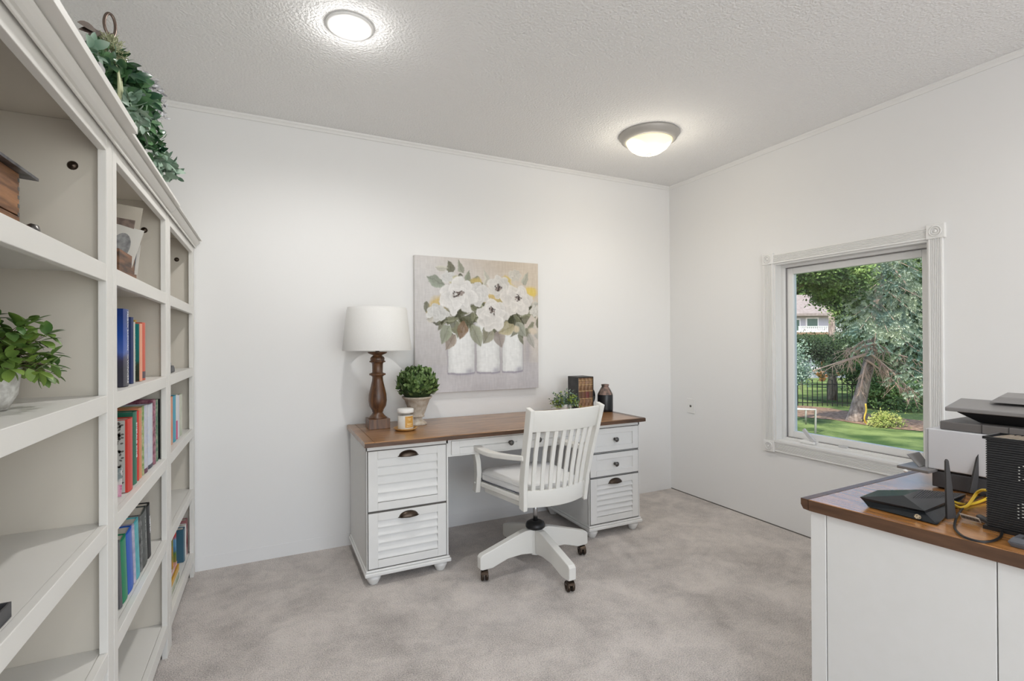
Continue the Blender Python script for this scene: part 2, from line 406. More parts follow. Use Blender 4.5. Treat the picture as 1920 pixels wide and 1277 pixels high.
# crank operator on the sill and the two sash locks
yc = at(1515, 828, 0, RX+.05)[1]
cr = wpart('crank_handle', MB().box(RX+.030, RX+.085, yc-.055, yc+.05, WZ0+.014, WZ0+.036), m_trim, .008)
hn = MB(); hn.sweep([(RX+.040, yc-.050, WZ0+.038), (RX+.035, yc-.02, WZ0+.064), (RX+.035, yc+.02, WZ0+.108)], .014, .022, side=(1, 0, 0))
hn.sphere((RX+.045, yc-.045, WZ0+.028), .012)
hh = hn.build('lever', m_lgrey, cr, bevel=.002); hh.data.transform(root_matrix(win).inverted())
wpart('screen_clip', MB().box(RX+.05, RX+.07, 1.86, 1.91, WZ0+.03, WZ0+.04), m_lgrey, .002)

# outlet plate
op = thing('wall_plate', 'white wall plate with a small jack, low on the wall left of the window', 'wall plate', (RX, 3.067, .742))
MB().box(RX-.006, RX, 3.024, 3.110, .682, .803).build('cover_plate', m_trim, op, world=True, bevel=.003)
MB().lathe([(.009, 0), (.009, .003), (.0, .003)], seg=16).build('jack', m_gap, op).matrix_local = Matrix.Translation((-.006, 0, 0)) @ Matrix.Rotation(-PI/2, 4, 'Y')

# ------------------------------------------------------------------ ceiling lights
for i, (x, y) in enumerate(CANS):
    lab = ['round recessed ceiling light above the left side, near the bookcases', 'added recessed fill light nearest the camera, over the bookcase side', 'added recessed fill light over the printer desk', 'added recessed fill light at the rear of the room'][i]
    r = thing('recessed_light', lab, 'ceiling light', (x, y, CH), 0, 'recessed ceiling lights')
    MB().lathe([(.055, 0), (.095, 0), (.098, -.004), (.090, -.010), (.062, -.012), (.055, -.004)], seg=40, caps=False).build('trim_ring', m_trim, r)
    MB().lathe([(.0, -.006), (.040, -.0065), (.0565, -.004)], seg=40, caps=False).build('lens', mat('lit_lens', (1,1,1), .5, emit=((1, .97, .93), 22)), r)
    l = light('recessed_lamp', 'SPOT', (0, 0, -.016), CAN_POWER[i]*4, CAN_COL, .045, spot=math.radians(165), blend=.6); l.parent = r
    l2 = light('recessed_glow', 'POINT', (0, 0, -.05), CAN_POWER[i]*.20, CAN_COL, .03); l2.parent = r
cx, cy = 2.222, 2.515
r = thing('flush_mount_light', 'nickel rimmed dome ceiling light with glowing cream glass bowl', 'ceiling light', (cx, cy, CH))
MB().lathe([(.0, 0), (.190, 0), (.192, -.008), (.182, -.020), (.176, -.034), (.160, -.046), (.150, -.050), (.146, -.044), (.0, -.044)], seg=56).build('rim', m_nickel, r)
dm = bpy.data.materials.new('lit_cream_glass'); dm.use_nodes = True; nt = dm.node_tree; b = nt.nodes['Principled BSDF']
b.inputs['Base Color'].default_value = (.9,.8,.55,1); b.inputs['Roughness'].default_value = .25
tc = nt.nodes.new('ShaderNodeTexCoord')
def blob(px, py):
    mp = nt.nodes.new('ShaderNodeVectorMath'); mp.operation = 'DISTANCE'; mp.inputs[1].default_value = (px, py, -.085); nt.links.new(tc.outputs['Object'], mp.inputs[0])
    mr = nt.nodes.new('ShaderNodeMapRange'); mr.inputs[1].default_value = .045; mr.inputs[2].default_value = .10; mr.inputs[3].default_value = 1; mr.inputs[4].default_value = 0; mr.interpolation_type = 'SMOOTHERSTEP'
    nt.links.new(mp.outputs['Value'], mr.inputs[0]); return mr.outputs[0]
ca, sa = math.cos(-YAW+.15), math.sin(-YAW+.15)
ad = nt.nodes.new('ShaderNodeMath'); ad.operation = 'MAXIMUM'
nt.links.new(blob(-.07*ca, -.07*sa), ad.inputs[0]); nt.links.new(blob(.07*ca, .07*sa), ad.inputs[1])
ml = nt.nodes.new('ShaderNodeMath'); ml.operation = 'MULTIPLY_ADD'; ml.inputs[1].default_value = 3.2; ml.inputs[2].default_value = .62; nt.links.new(ad.outputs[0], ml.inputs[0])
b.inputs['Emission Color'].default_value = (1, .85, .52, 1); nt.links.new(ml.outputs[0], b.inputs['Emission Strength'])
MB().lathe([(.0, -.128), (.04, -.125), (.08, -.113), (.115, -.090), (.138, -.062), (.147, -.046)], seg=56).build('glass_bowl', dm, r)
MB().lathe([(.0, -.144), (.008, -.141), (.012, -.134), (.016, -.130), (.016, -.126), (.0, -.124)], seg=20).build('finial', m_nickel, r)
l = light('dome_lamp', 'SPOT', (0, 0, -.15), DOME_POWER*5, (1, .96, .90), .12, spot=math.radians(170), blend=1); l.parent = r
l = light('dome_glow', 'POINT', (0, 0, -.22), 2.6, (1, .93, .80), .10); l.parent = r

# ------------------------------------------------------------------ bookcases
BX = -.377; BD = -.760
SH = [.135, .485, .815, 1.150, 1.490]; RAIL = .045
def bookcase(y0, y1, sl, sr, label, capx, capz, ga, gb):
    """y0..y1 outer, sl/sr stile widths"""
    r = thing('bookcase', label, 'bookcase', ((BX+BD)/2, (y0+y1)/2, 0), 0, 'tall cream bookcases along the left wall')
    P = lambda n, mb, m=m_cream, bv=.0015: mb.build(n, m, r, world=True, bevel=bv)
    xi = BX-.019
    P('side_panel', MB().box(BD, xi, y0, y0+.018, 0, 1.862), m_cream_shaded); P('side_panel', MB().box(BD, xi, y1-.018, y1, 0, 1.862), m_cream_shaded)
    P('back_panel', MB().box(BD, BD+.006, y0+.018, y1-.018, .08, 1.862), m_cream_shaded)
    P('top_panel', MB().box(BD, xi, y0, y1, 1.862, 1.880), m_cream_shaded)
    P('stile', MB().box(xi, BX, y0, y0+sl, 0, 1.83)); P('stile', MB().box(xi, BX, y1-sr, y1, 0, 1.83))
    P('rail', MB().box(xi, BX-.0004, y0+sl, y1-sr, 1.785, 1.83))
    for i, z in enumerate(SH):
        h = RAIL if i else .055
        P('rail', MB().box(xi, BX-.0004, y0+sl, y1-sr, z-h, z))
        P('shelf', MB().box(BD+.006, xi-.001, y0+.018, y1-.018, z-.019, z-.0015))
    c = MB(); x = BX
    prof = [(x-.019, 1.8305), (x-.0005, 1.8305), (x+.006, 1.8165), (x+.011, 1.8165), (x+.011, 1.8235), (x+.0065, 1.8265), (x+.0065, 1.8295), (x+.013, 1.8315), (x+.020, 1.8365), (x+.026, 1.8435), (x+.029, 1.8495), (x+.029, 1.8525), (x+.0225, 1.8545), (x+.0225, 1.8575), (capx, 1.8575), (capx, capz), (x-.019, capz)]
    c.prism(prof, 1, y0-ga, y1+gb); P('crown_moulding', c, m_cream, .001)
    for z in (1.66, 1.33, 1.0):
        for yy, sgn in ((y1-.018, -1),):
            if z == 1.66:
                k = MB().lathe([(0, .006), (.008, .005), (.012, .0), (.012, -.001)], seg=14); o = k.build('connecting_bolt', m_bronze, r)
                px = -.455; o.data.transform(Matrix.Translation((px-r.location.x, yy-r.location.y, z+.085)) @ Matrix.Rotation(PI/2, 4, 'X'))
    return r
bookcase(.860, 1.672, .05, .052, 'nearest and widest-looking cream bookcase at the left edge of the photo', -.322, 1.876, 0, .006)
bookcase(1.678, 2.493, .037, .047, 'middle cream bookcase holding the two long rows of books', -.334, 1.868, 0, .001)
bookcase(2.497, 3.286, .050, .056, 'farthest cream bookcase, standing against the back wall', -.338, 1.862, 0, .0)

# ------------------------------------------------------------------ books
def text_mesh(name, txt, size, m, parent, mw, ext=.0004, bold=.0):
    cu = bpy.data.curves.new(name, 'FONT'); cu.body = txt; cu.size = size; cu.extrude = ext; cu.align_x = 'CENTER'; cu.align_y = 'CENTER'; cu.offset = bold
    o = bpy.data.objects.new(name, cu); C.objects.link(o)
    dg = bpy.context.evaluated_depsgraph_get(); me = bpy.data.meshes.new_from_object(o.evaluated_get(dg))
    bpy.data.objects.remove(o); bpy.data.curves.remove(cu)
    t = bpy.data.objects.new(name, me); C.objects.link(t); me.materials.append(m)
    me.transform((root_matrix(parent).inverted() if parent else Matrix.Identity(4)) @ mw)
    if parent: t.parent = parent
    return t
def plastic(name, c, rough=.4): return mat(name, c, rough, coat=.1)
m_wtxt = mat('white_lettering', (.85,.85,.85), .6); m_ltxt = mat('grey_lettering', (.5,.5,.48), .6)
bookmats = {}
def bmat(c, c2=None, sc_=20):
    k = (c, c2)
    if k not in bookmats:
        bookmats[k] = mat('book_cloth', c, .42, noise=(sc_, c2, 4, .15) if c2 else None, coat=.1)
    return bookmats[k]
def book(y0, y1, z0, h, depth, xf, col, label, group, tilt=0, col2=None, txt=None, tsize=.02, tmat=None, tz=.5, band=None, sc_=20, hard=True, vert=None):
    """book standing on a shelf, spine facing +x at xf; tilt about x leans its top toward -y"""
    yc_ = (y0+y1)/2; th = y1-y0
    r = thing('book', label, 'book', (xf-depth/2, yc_, z0), 0, group); r.rotation_euler = (tilt, 0, 0)
    t = .0025 if hard else .0012; m = bmat(col, col2, sc_)
    a = depth/2
    cv = MB(); n = 8
    # cover: two boards and a rounded spine as one U-shaped section in plan
    outer = [(-a, -th/2)] + [(a-.004*(1-math.sin(PI*k/n)) if True else a, -th/2+th*k/n) for k in range(n+1)] + [(-a, th/2)]
    inner = [(-a, th/2-t)] + [(a-.0075, th/2-t), (a-.0075, -th/2+t)] + [(-a, -th/2+t)]
    cv.prism(outer+inner, 2, 0, h)
    cv.build('cover', m, r)
    o = .004 if hard else .0006
    MB().box(-a+.004, a-.008, -th/2+t, th/2-t, o, h-o).build('pages', m_paper, r)
    if band:
        for (za, zb, c) in band:
            arc = [(p_[0]+.0004, p_[1]*.985) for p_ in outer[1:-1]]; MB().prism(arc, 2, h*za+.0003, h*zb).build('spine_band', bmat(c), r)
    if txt:
        mw = root_matrix(r) @ Matrix.Translation((a+.0006, 0, h*tz)) @ Matrix.Rotation(PI/2, 4, 'Y') @ Matrix.Rotation(PI/2, 4, 'Z')
        mw = root_matrix(r) @ Matrix.Translation((a+.0008, 0, h*tz)) @ Matrix(((0,0,1,0),(0,1,0,0),(-1,0,0,0),(0,0,0,1)))
        if txt == '~':      # lettering too small to read in the photo: a line of tiny strokes
            gl_ = MB(); q = random.Random(label); y_ = -h*.30
            while y_ < h*.30:
                w_ = q.uniform(.0006, .0016)
                if q.random() < .85: gl_.box(-tsize*q.uniform(.25, .5), tsize*q.uniform(.25, .5), y_, y_+w_, -.0001, .0003)
                y_ += w_+q.uniform(.0012, .0026)+(.006 if q.random() < .1 else 0)
            gl_.v = [tuple(mw @ Matrix.Rotation(PI/2, 4, 'Z') @ Vector(p)) for p in gl_.v]
            gl_.build('spine_lettering', tmat or m_ltxt, r, world=True)
        else: text_mesh('spine_lettering', txt, tsize, tmat or m_wtxt, r, mw)
    return r
def spine_y(u, v=700, x=-.405): return at(u, v, 0, x)[1]
def rowbook(u0, u1, vt, z0, *a, xf=-.405, **k):
    y0, y1 = spine_y(u0, 700, xf), spine_y(u1, 700, xf); h = at((u0+u1)/2, vt, 0, xf)[2]-z0
    return book(y0+.0006, y1-.0006, z0, h, k.pop('depth', .155), xf, *a, **k)
z = SH[3]; G = 'books on the middle bookcase, third shelf up'
z = SH[3]
G1 = 'books on the middle bookcase, shelf below the photo box'
b1 = rowbook(234, 244.6, 580, z, (.010,.045,.26), 'tallest blue hardback with white spine lettering on the middle bookcase', G1, xf=-.40, col2=(.02,.09,.42), sc_=6,
    depth=.165)
a_ = .0825
mwb = root_matrix(b1) @ Matrix.Translation((a_+.0015, 0, (b1.children[0].dimensions.z if False else .0)))
hb = at(239, 580, 0, -.40)[2]-z
R_ = Matrix(((0,0,1,0),(0,1,0,0),(-1,0,0,0),(0,0,0,1)))
text_mesh('author_lettering', 'FREDRIK BACKMAN', .0138, m_wtxt, b1, root_matrix(b1) @ Matrix.Translation((a_+.001, -.003, hb*.72)) @ R_)
text_mesh('small_lettering', 'THE', .0075, m_wtxt, b1, root_matrix(b1) @ Matrix.Translation((a_+.001, -.003, hb*.385)) @ R_)
text_mesh('title_lettering', 'WINNERS', .0165, m_wtxt, b1, root_matrix(b1) @ Matrix.Translation((a_+.001, -.003, hb*.19)) @ R_)
def zgrad(name, stops, scale_, nz_=.12):
    m = bpy.data.materials.new(name); m.use_nodes = True; nt = m.node_tree; b = nt.nodes['Principled BSDF']; b.inputs['Roughness'].default_value = .3
    tc = nt.nodes.new('ShaderNodeTexCoord'); sx = nt.nodes.new('ShaderNodeSeparateXYZ'); nt.links.new(tc.outputs['Object'], sx.inputs[0])
    no = nt.nodes.new('ShaderNodeTexNoise'); no.inputs['Scale'].default_value = 45; nt.links.new(tc.outputs['Object'], no.inputs['Vector'])
    m1 = nt.nodes.new('ShaderNodeMath'); m1.operation = 'MULTIPLY'; m1.inputs[1].default_value = 1/scale_; nt.links.new(sx.outputs[2], m1.inputs[0])
    m2 = nt.nodes.new('ShaderNodeMath'); m2.operation = 'MULTIPLY_ADD'; m2.inputs[1].default_value = nz_; nt.links.new(no.outputs['Fac'], m2.inputs[0]); nt.links.new(m1.outputs[0], m2.inputs[2])
    r = nt.nodes.new('ShaderNodeValToRGB'); nt.links.new(m2.outputs[0], r.inputs[0]); nt.links.new(r.outputs[0], b.inputs['Base Color'])
    e = r.color_ramp.elements; e[0].position, e[0].color = stops[0][0], (*stops[0][1], 1); e[1].position, e[1].color = stops[-1][0], (*stops[-1][1], 1)
    for p_, c_ in stops[1:-1]: q_ = e.new(p_); q_.color = (*c_, 1)
    return m
for o_ in b1.children:
    if o_.name.startswith('cover'): o_.data.materials[0] = zgrad('twilight_cover', [(.30, (.035,.035,.055)), (.42, (.05,.045,.09)), (.50, (.06,.12,.42)), (.70, (.010,.07,.36)), (1.0, (.006,.035,.20))], hb)
cvp = MB().box(-.02, a_-.004, -.0352, -.034, 0, hb*.34)
rowbook(248.0, 252.6, 595, z, (.015,.03,.12), 'navy blue book beside the tall blue hardback', G1, xf=-.41)
rowbook(252.9, 254.6, 604, z, (.55,.56,.50), 'thin pale grey book between the navy and teal ones', G1, txt='~', tsize=.006, tmat=m_ltxt, xf=-.412)
rowbook(254.8, 258.2, 600, z, (.55,.38,.08), 'yellow topped book on the middle bookcase', G1, xf=-.455, depth=.11)
pb = rowbook(265.0, 268.4, 607, z, (.75,.36,.24), 'book with teal forest cover and peach spine beside the coral one', G1, xf=-.408)
hp_ = at(266, 607, 0, -.408)[2]-z; yq = spine_y(265.0, 700, -.408)+.0004
MB().box(-.408-.152, -.408-.006, yq-.0016, yq-.0002, z+.001, z+hp_-.001).build('front_cover', None, pb, world=True).data.materials.append(zgrad('forest_cover', [(.30, (.02,.025,.015)), (.50, (.03,.06,.03)), (.62, (.01,.16,.14)), (1.0, (.006,.20,.19))], hp_, .5))
rowbook(269.0, 274.8, 605, z, (.62,.10,.05), 'coral red book closing the row on the middle bookcase', G1, xf=-.412, band=[(.03, .15, (.08,.05,.07))])
z = SH[2]; G2 = 'books on the middle bookcase, second shelf from the lit row'
rb = rowbook(241.5, 251.0, 784, z, (.62,.045,.03), 'red spined book with leafy grey cover on the middle bookcase', G2, xf=-.398, depth=.17)
h_ = at(246, 784, 0, -.398)[2]-z
# its grey front cover with black foliage border
th_ = rb.children[0].dimensions[1] if False else None
fc = MB(); y_ = spine_y(241.5, 700, -.398)-.0015
fc.box(-.398-.17, -.398-.010, y_-.002, y_, z+.002, z+h_-.002)
fo = fc.build('front_cover', mat('pale_grey_cover', (.50,.49,.46), .6), rb, world=True)
lf = MB()
for k in range(90):
    zz = z+.01+rnd.random()*(h_-.02); xx = -.398-.020-abs(rnd.gauss(0, .007))
    if k % 3 == 0: xx = -.398-.02-rnd.random()*.13; zz = z+h_-.006-rnd.random()*.012
    lf.leaf((xx, y_-.0026, zz), (rnd.uniform(-1, 1), 0, rnd.uniform(-1, 1)), (0, -1, 0), .0095, .0055, 0, 0)
fl = lf.build('leaf_print', m_gap, fo, world=False); fl.data.transform(root_matrix(fo).inverted())
spec = [(251.6, 258.8, 771, (.015,.15,.09), None, 'dark green book with pale title on the spine', 'EMERALD KING', .017),
        (259.1, 261.4, 770, (.60,.05,.04), None, 'slim scarlet book beside the green one', None, 0),
        (261.7, 267.8, 764, (.72,.24,.13), (.55,.30,.12), 'coral patterned book right of the scarlet one', '~', .008),
        (268.2, 271.2, 761, (.50,.50,.28), (.15,.28,.08), 'cream and green slim book in the packed row', None, 0),
        (271.6, 278.8, 759, (.50,.52,.66), (.62,.62,.66), 'lavender grey book with a maroon foot', '~', .006),
        (279.2, 288.4, 757, (.55,.62,.74), (.66,.68,.72), 'pale blue book with a dark foot', '~', .007),
        (288.8, 293.6, 749, (.16,.03,.07), (.45,.20,.25), 'maroon book with pink flecked spine', '~', .008),
        (293.8, 297.4, 749, (.04,.17,.10), (.30,.35,.25), 'green flecked book near the end of the packed row', None, 0),
        (297.8, 301.4, 748, (.02,.025,.03), None, 'black book at the far end of the packed row', None, 0)]
for u0, u1, vt, c, c2, lab, tx, ts in spec:
    bd = [(.0, .07, (.12,.02,.06))] if 'maroon foot' in lab else [(.0, .06, (.04,.04,.07))] if 'dark foot' in lab else None
    rowbook(u0, u1, vt, z, c, lab, G2, col2=c2, txt=tx, tsize=ts or .01, band=bd, sc_=60, depth=.16+rnd.uniform(-.01, .01), xf=-.400-rnd.uniform(0, .006), tz=.6)
# little pink and white picture card leaning on the grey cover
cd_ = thing('greeting_card', 'small pink and white floral card leaning at the near end of the packed book row', 'card', (-.445, y_-.035, z))
MB().box(-.05, .035, -.0015, .0015, .0, .085).build('card_sheet', mat('floral_card', (.80,.76,.74), .6, noise=(45, (.25,.30,.30), 4, .06)), cd_)
MB().box(-.05, .038, -.014, -.0125, .0, .035).build('pink_sheet', mat('pink_print', (.65,.12,.30), .6, noise=(60, (.8,.5,.6), 4, .1)), cd_)
cd_.rotation_euler = (-.12, 0, 0)
z = SH[1]; G3 = 'leaning books on the middle bookcase, lower shelf'
tl = [(225.2, 229.4, 1010, 1166, (.12,.12,.13), None, 'grey book at the near end of the leaning row', None, .01),
      (231.0, 240.6, 1008, 1158, (.01,.24,.11), None, 'bright green leaning book near the start of the lower shelf row', None, 0),
      (241.2, 251.4, 1003, 1146, (.012,.10,.50), None, 'bright blue leaning book right of the green one', None, 0),
      (251.8, 255.2, 985, 1125, (.33,.33,.48), (.55,.5,.6), 'thin lavender book beside the blue leaning one', None, 0),
      (255.6, 263.4, 972, 1107, (.06,.36,.42), (.10,.45,.50), 'turquoise leaning book between the lavender and charcoal ones', None, 0),
      (263.8, 267.2, 968, 1095, (.05,.055,.055), (.22,.22,.22), 'slim charcoal book beside the turquoise one', '~', .008),
      (267.6, 278.2, 960, 1090, (.028,.036,.034), (.07,.08,.075), 'thick charcoal book leaning left of the black one', '~', .010),
      (278.6, 284.0, 950, 1078, (.010,.010,.012), None, 'black book with large white title at the far end of the leaning row', 'HESTER', .019)]
for u0, u1, vt, vb, c, c2, lab, tx, ts in tl:
    y0, y1 = spine_y(u0, 1100), spine_y(u1, 1100); h = at((u0+u1)/2, vt, 0, -.405)[2]-z
    book(y0+.0006, y1-.0006, z, max(.2, min(h, .262)), .165, -.402, c, lab, G3, tilt=.135, col2=c2, txt=tx, tsize=ts, sc_=40, tz=.62)
# lift the leaning row so that lower corners rest on the shelf
for o in list(C.objects):
    if o.get('group') == G3: o.location.z += .0035
z = SH[2]; G4 = 'books on the far bookcase, shelf level with the desk top'
for u0, u1, vt, c, c2, lab in [(320.6, 325.6, 744, (.70,.20,.07), (.62,.32,.2), 'orange book on the far bookcase'), (326.0, 331.2, 742, (.02,.33,.48), None, 'sky blue book on the far bookcase'),
        (331.5, 333.6, 740, (.72,.70,.68), None, 'white book with pink foot on the far bookcase'), (334.0, 337.4, 741, (.66,.66,.72), None, 'pale lilac book on the far bookcase'),
        (338.0, 343.0, 739, (.62,.62,.50), (.45,.5,.38), 'cream book closing the row on the far bookcase')]:
    rowbook(u0, u1, vt, z, c, lab, G4, col2=c2, depth=.15, band=[(0, .42, (.6,.07,.2))] if 'pink foot' in lab else None)
# magazines, picture books and a stack on the lowest shelf of the far bookcase
z = SH[0]; G5 = 'books and magazines on the bottom shelf of the far bookcase'
for u0, u1, vt, c, c2, lab in [(345.5, 348.0, 992, (.04,.12,.18), None, 'dark teal upright book on the far bottom shelf'), (348.4, 350.4, 985, (.70,.70,.68), None, 'white upright book on the far bottom shelf'),
        (350.8, 353.0, 975, (.25,.05,.06), (.5,.3,.3), 'maroon upright book on the far bottom shelf')]:
    y0, y1 = spine_y(u0, 1050), spine_y(u1, 1050)
    book(y0, y1-.0005, z, at(u0, vt, 0, -.405)[2]-z, .16, -.405, c, lab, G5, col2=c2)
def flatbook(x0, x1, y0, y1, z0, th, c, lab, c2=None, sc_=20, rz=0, rx=0):
    r = thing('magazine' if th < .012 else 'book', lab, 'book', ((x0+x1)/2, (y0+y1)/2, z0), rz, G5); r.rotation_euler = (rx, 0, rz)
    a, b_ = (x1-x0)/2, (y1-y0)/2; t_ = min(.002, th/4)
    cv = MB(); cv.box(-a, a, -b_, b_, 0, t_); cv.box(-a, a, -b_, b_, th-t_, th); cv.box(a-t_, a, -b_, b_, t_, th-t_); cv.build('cover', bmat(c, c2, sc_), r)
    MB().box(-a+.003, a-t_, -b_+.003, b_-.003, t_, th-t_).build('pages', m_paper, r)
    return r
flatbook(-.60, -.402, 2.575, 2.93, z, .022, (.22,.30,.16), 'green picture book lying lowest in the far bottom shelf stack', (.6,.6,.5), 12)
flatbook(-.59, -.405, 2.585, 2.92, z+.0225, .016, (.72,.72,.70), 'white book lying on the green picture book')
flatbook(-.58, -.402, 2.60, 2.93, z+.039, .026, (.66,.36,.02), 'thick yellow book lying in the far bottom shelf stack')
flatbook(-.58, -.408, 2.575, 2.90, z+.0655, .014, (.015,.015,.015), 'black magazine lying on the yellow book')
flatbook(-.58, -.404, 2.58, 2.88, z+.080, .018, (.60,.10,.06), 'red and white picture book on top of the far stack', (.75,.7,.65), 14)
for k, (yy, c, c2, lab) in enumerate([(2.70, (.015,.018,.02), None, 'black picture book propped on the far stack'), (2.865, (.55,.04,.03), (.12,.22,.30), 'red and blue picture book propped on the far stack'), (2.78, (.18,.26,.07), (.6,.25,.05), 'green and orange picture book propped on the far stack')]):
    bk_ = book(yy, yy+.012, z+.0985, .19, .17, -.405, c, lab, G5, tilt=.05, col2=c2, sc_=14)
    if k == 1:
        for o_ in bk_.children:
            if o_.name.startswith('cover'): o_.data.materials[0] = zgrad('picture_cover', [(.10, (.30,.22,.05)), (.38, (.10,.20,.04)), (.50, (.08,.22,.42)), (.68, (.15,.35,.55)), (.80, (.55,.04,.03)), (1.0, (.50,.03,.03))], .19, .3)
# small dark object on the far bookcase
o = thing('desk_clock', 'small dark rounded clock alone on a shelf of the far bookcase', 'clock', (-.428, 2.752, SH[3]))
MB().prism([(-.05, 0), (.05, 0), (.045, .02), (.02, .032), (-.02, .032), (-.045, .02)], 0, -.03, .03).build('case', m_dgrey, o, bevel=.004)
MB().box(-.02, .02, -.025, .025, .032, .046).build('dial', m_mgrey, o, bevel=.004)

# wooden photo box with cards (middle bookcase, top compartment)
m_oldwood = wood('old_box_wood', (.055,.030,.018), (.25,.12,.06), .6, 1, 1.2, 0)
yb = at(256, 505, 0, -.41)[1]
o = thing('card_box', 'rustic wooden box filled with old photographs on the middle bookcase', 'wooden box', (-.47, yb-.11, SH[4]))
hb_ = .085
b = MB(); b.box(-.06, .06, -.11, .11, 0, .008)
for a in ((-.06, -.052, -.11, .11), (.052, .06, -.11, .11), (-.052, .052, -.11, -.102), (-.052, .052, .102, .11)): b.box(*a, .008, hb_)
b.build('box', m_oldwood, o, bevel=.001)
GP = 'old photographs in the wooden box'
def photo(y, x, w_, h, c, tilt, lab, pic=None, frame=(.70,.68,.63), zz=.03, roll=0):
    p = thing('photograph', lab, 'photograph', (x, y, SH[4]+zz), 0, GP); p.rotation_euler = (tilt, roll, 0)
    MB().box(-w_/2, w_/2, -.0008, .0008, 0, h).build('mount', mat('photo_mount', frame, .6), p)
    if pic:
        k = MB(); n = 24
        if pic == 'oval':
            k.add([(w_*.27*math.cos(2*PI*i/n), -.0012, h*.55+h*.30*math.sin(2*PI*i/n)) for i in range(n)], [tuple(range(n))])
        else: k.add([(-w_*.38, -.0012, h*.12), (w_*.38, -.0012, h*.12), (w_*.38, -.0012, h*.8), (-w_*.38, -.0012, h*.8)], [(0,1,2,3)])
        k.build('picture', mat('photo_print', c, .5, noise=(40, tuple(min(1, q*2.2) for q in c), 4, .15)), p)
    return p
photo(yb-.055, -.475, .125, .235, (.16,.12,.10), -.10, 'large photograph with a figure in the back of the wooden box', 'rect', (.55,.50,.42), roll=.12)
photo(yb-.075, -.462, .095, .165, (.20,.20,.20), -.22, 'white mounted oval portrait card in the wooden box', 'oval', roll=.22)
photo(yb-.045, -.445, .06, .150, (.30,.18,.12), -.12, 'slim brown card standing in the wooden box', 'rect', (.30,.16,.11), roll=.12)
photo(yb-.030, -.435, .065, .105, (.14,.15,.16), -.10, 'small grey and white snapshot at the front of the wooden box', 'rect', roll=.08)

# wooden birdhouse / bee box (nearest bookcase, top compartment)
m_bird = wood('honey_box_wood', (.13,.055,.022), (.40,.19,.08), .6, 1, 1, 0)
yr = at(37, 380, 0, -.47)[1]
o = thing('birdhouse', 'small dovetailed wooden birdhouse with a dark metal roof on the near bookcase', 'birdhouse', (-.53, yr-.11, SH[4]))
MB().box(-.06, .06, -.11, .11, 0, .060).build('base_box', m_bird, o, bevel=.0015)
bb = MB(); bb.prism([(-.06, .0625), (.06, .0625), (.06, .150), (-.06, .160)], 1, -.108, .108); bb.build('body', m_bird, o, bevel=.001)
jn = MB()
for k in range(8): jn.box(.0600, .0604, .100, .108, .006+k*.018, .014+k*.018); jn.box(.05, .0600, .1080, .1084, .006+k*.018, .014+k*.018)
jn.build('dovetail_joint', m_gap, o)
rf = MB()
rf.hexa([(-.085, -.14, .1625), (.078, -.14, .149), (.078, .150, .149), (-.085, .150, .1625)], [(-.085, -.14, .1685), (.078, -.14, .155), (.078, .150, .155), (-.085, .150, .1685)])
rf.build('roof', mat('dark_tin_roof', (.035,.035,.04), .4, .6, noise=(30, (.16,.16,.17), 5, .15)), o)
kn = MB().lathe([(.006, 0), (.006, .010), (.012, .016), (.017, .026), (.014, .036), (0, .040)], seg=20).build('knob', m_pewter, o)
kn.data.transform(Matrix.Translation((.06, .088, .028)) @ Matrix.Rotation(PI/2, 4, 'Y'))

# leafy plant in pale pot (nearest bookcase)
def sprig(st, lv, p, d, L, n, ll, lw, curl=.2, droop=.1, pair=True, r=.0013):
    p = Vector(p); d = Vector(d).normalized(); pts = [p.copy()]
    for i in range(n):
        d = (d+Vector((rnd.gauss(0, .12), rnd.gauss(0, .12), -droop*.5+rnd.gauss(0, .08)))).normalized()
        p = p+d*(L/n); pts.append(p.copy())
        for sgn in ((1, -1) if pair else (1,)):
            q = d.cross(Vector((rnd.gauss(0, 1), rnd.gauss(0, 1), rnd.gauss(0, 1)))).normalized()*sgn
            ld = (d*.5+q).normalized()
            lv.leaf(p, ld, Vector((0, 0, 1))+q*.2, ll*rnd.uniform(.7, 1.15), lw*rnd.uniform(.8, 1.15), curl)
    lv.leaf(p, d, (0, 0, 1), ll, lw, curl)
    st.tube(pts, [r*(1-.6*i/n) for i in range(n+1)], 5)
def foliage_plant(root, c, R, nspr, ll, lw, leafmat, n=5, squash=.9, up_=.5, stemmat=None):
    st, lv = MB(), MB()
    for k in range(nspr):
        a = rnd.uniform(0, 2*PI); e = math.asin(rnd.uniform(-.25, 1)**1 if rnd.random() > .3 else rnd.uniform(0, 1))
        d = Vector((math.cos(a)*math.cos(e), math.sin(a)*math.cos(e), math.sin(e)*squash+up_*.1))
        sprig(st, lv, c, d, R*rnd.uniform(.75, 1.05), n, ll, lw)
    lv.build('foliage', leafmat, root, world=True); st.build('stem', stemmat or m_stem, root, world=True)
pc = at(-38, 640, 0, -.52); 
o = thing('potted_plant', 'leafy green plant in a speckled white pot on the near bookcase', 'potted plant', (pc[0], pc[1], SH[3]))
MB().lathe([(.040, 0), (.055, .03), (.060, .075), (.062, .085), (.056, .085), (.054, .070), (0, .070)], seg=32).build('pot', mat('speckled_pot', (.74,.73,.70), .5, noise=(60, (.5,.48,.45), 3, .1)), o)
foliage_plant(o, (pc[0], pc[1], SH[3]+.095), .112, 70, .032, .019, m_leafgn, 5, .9)

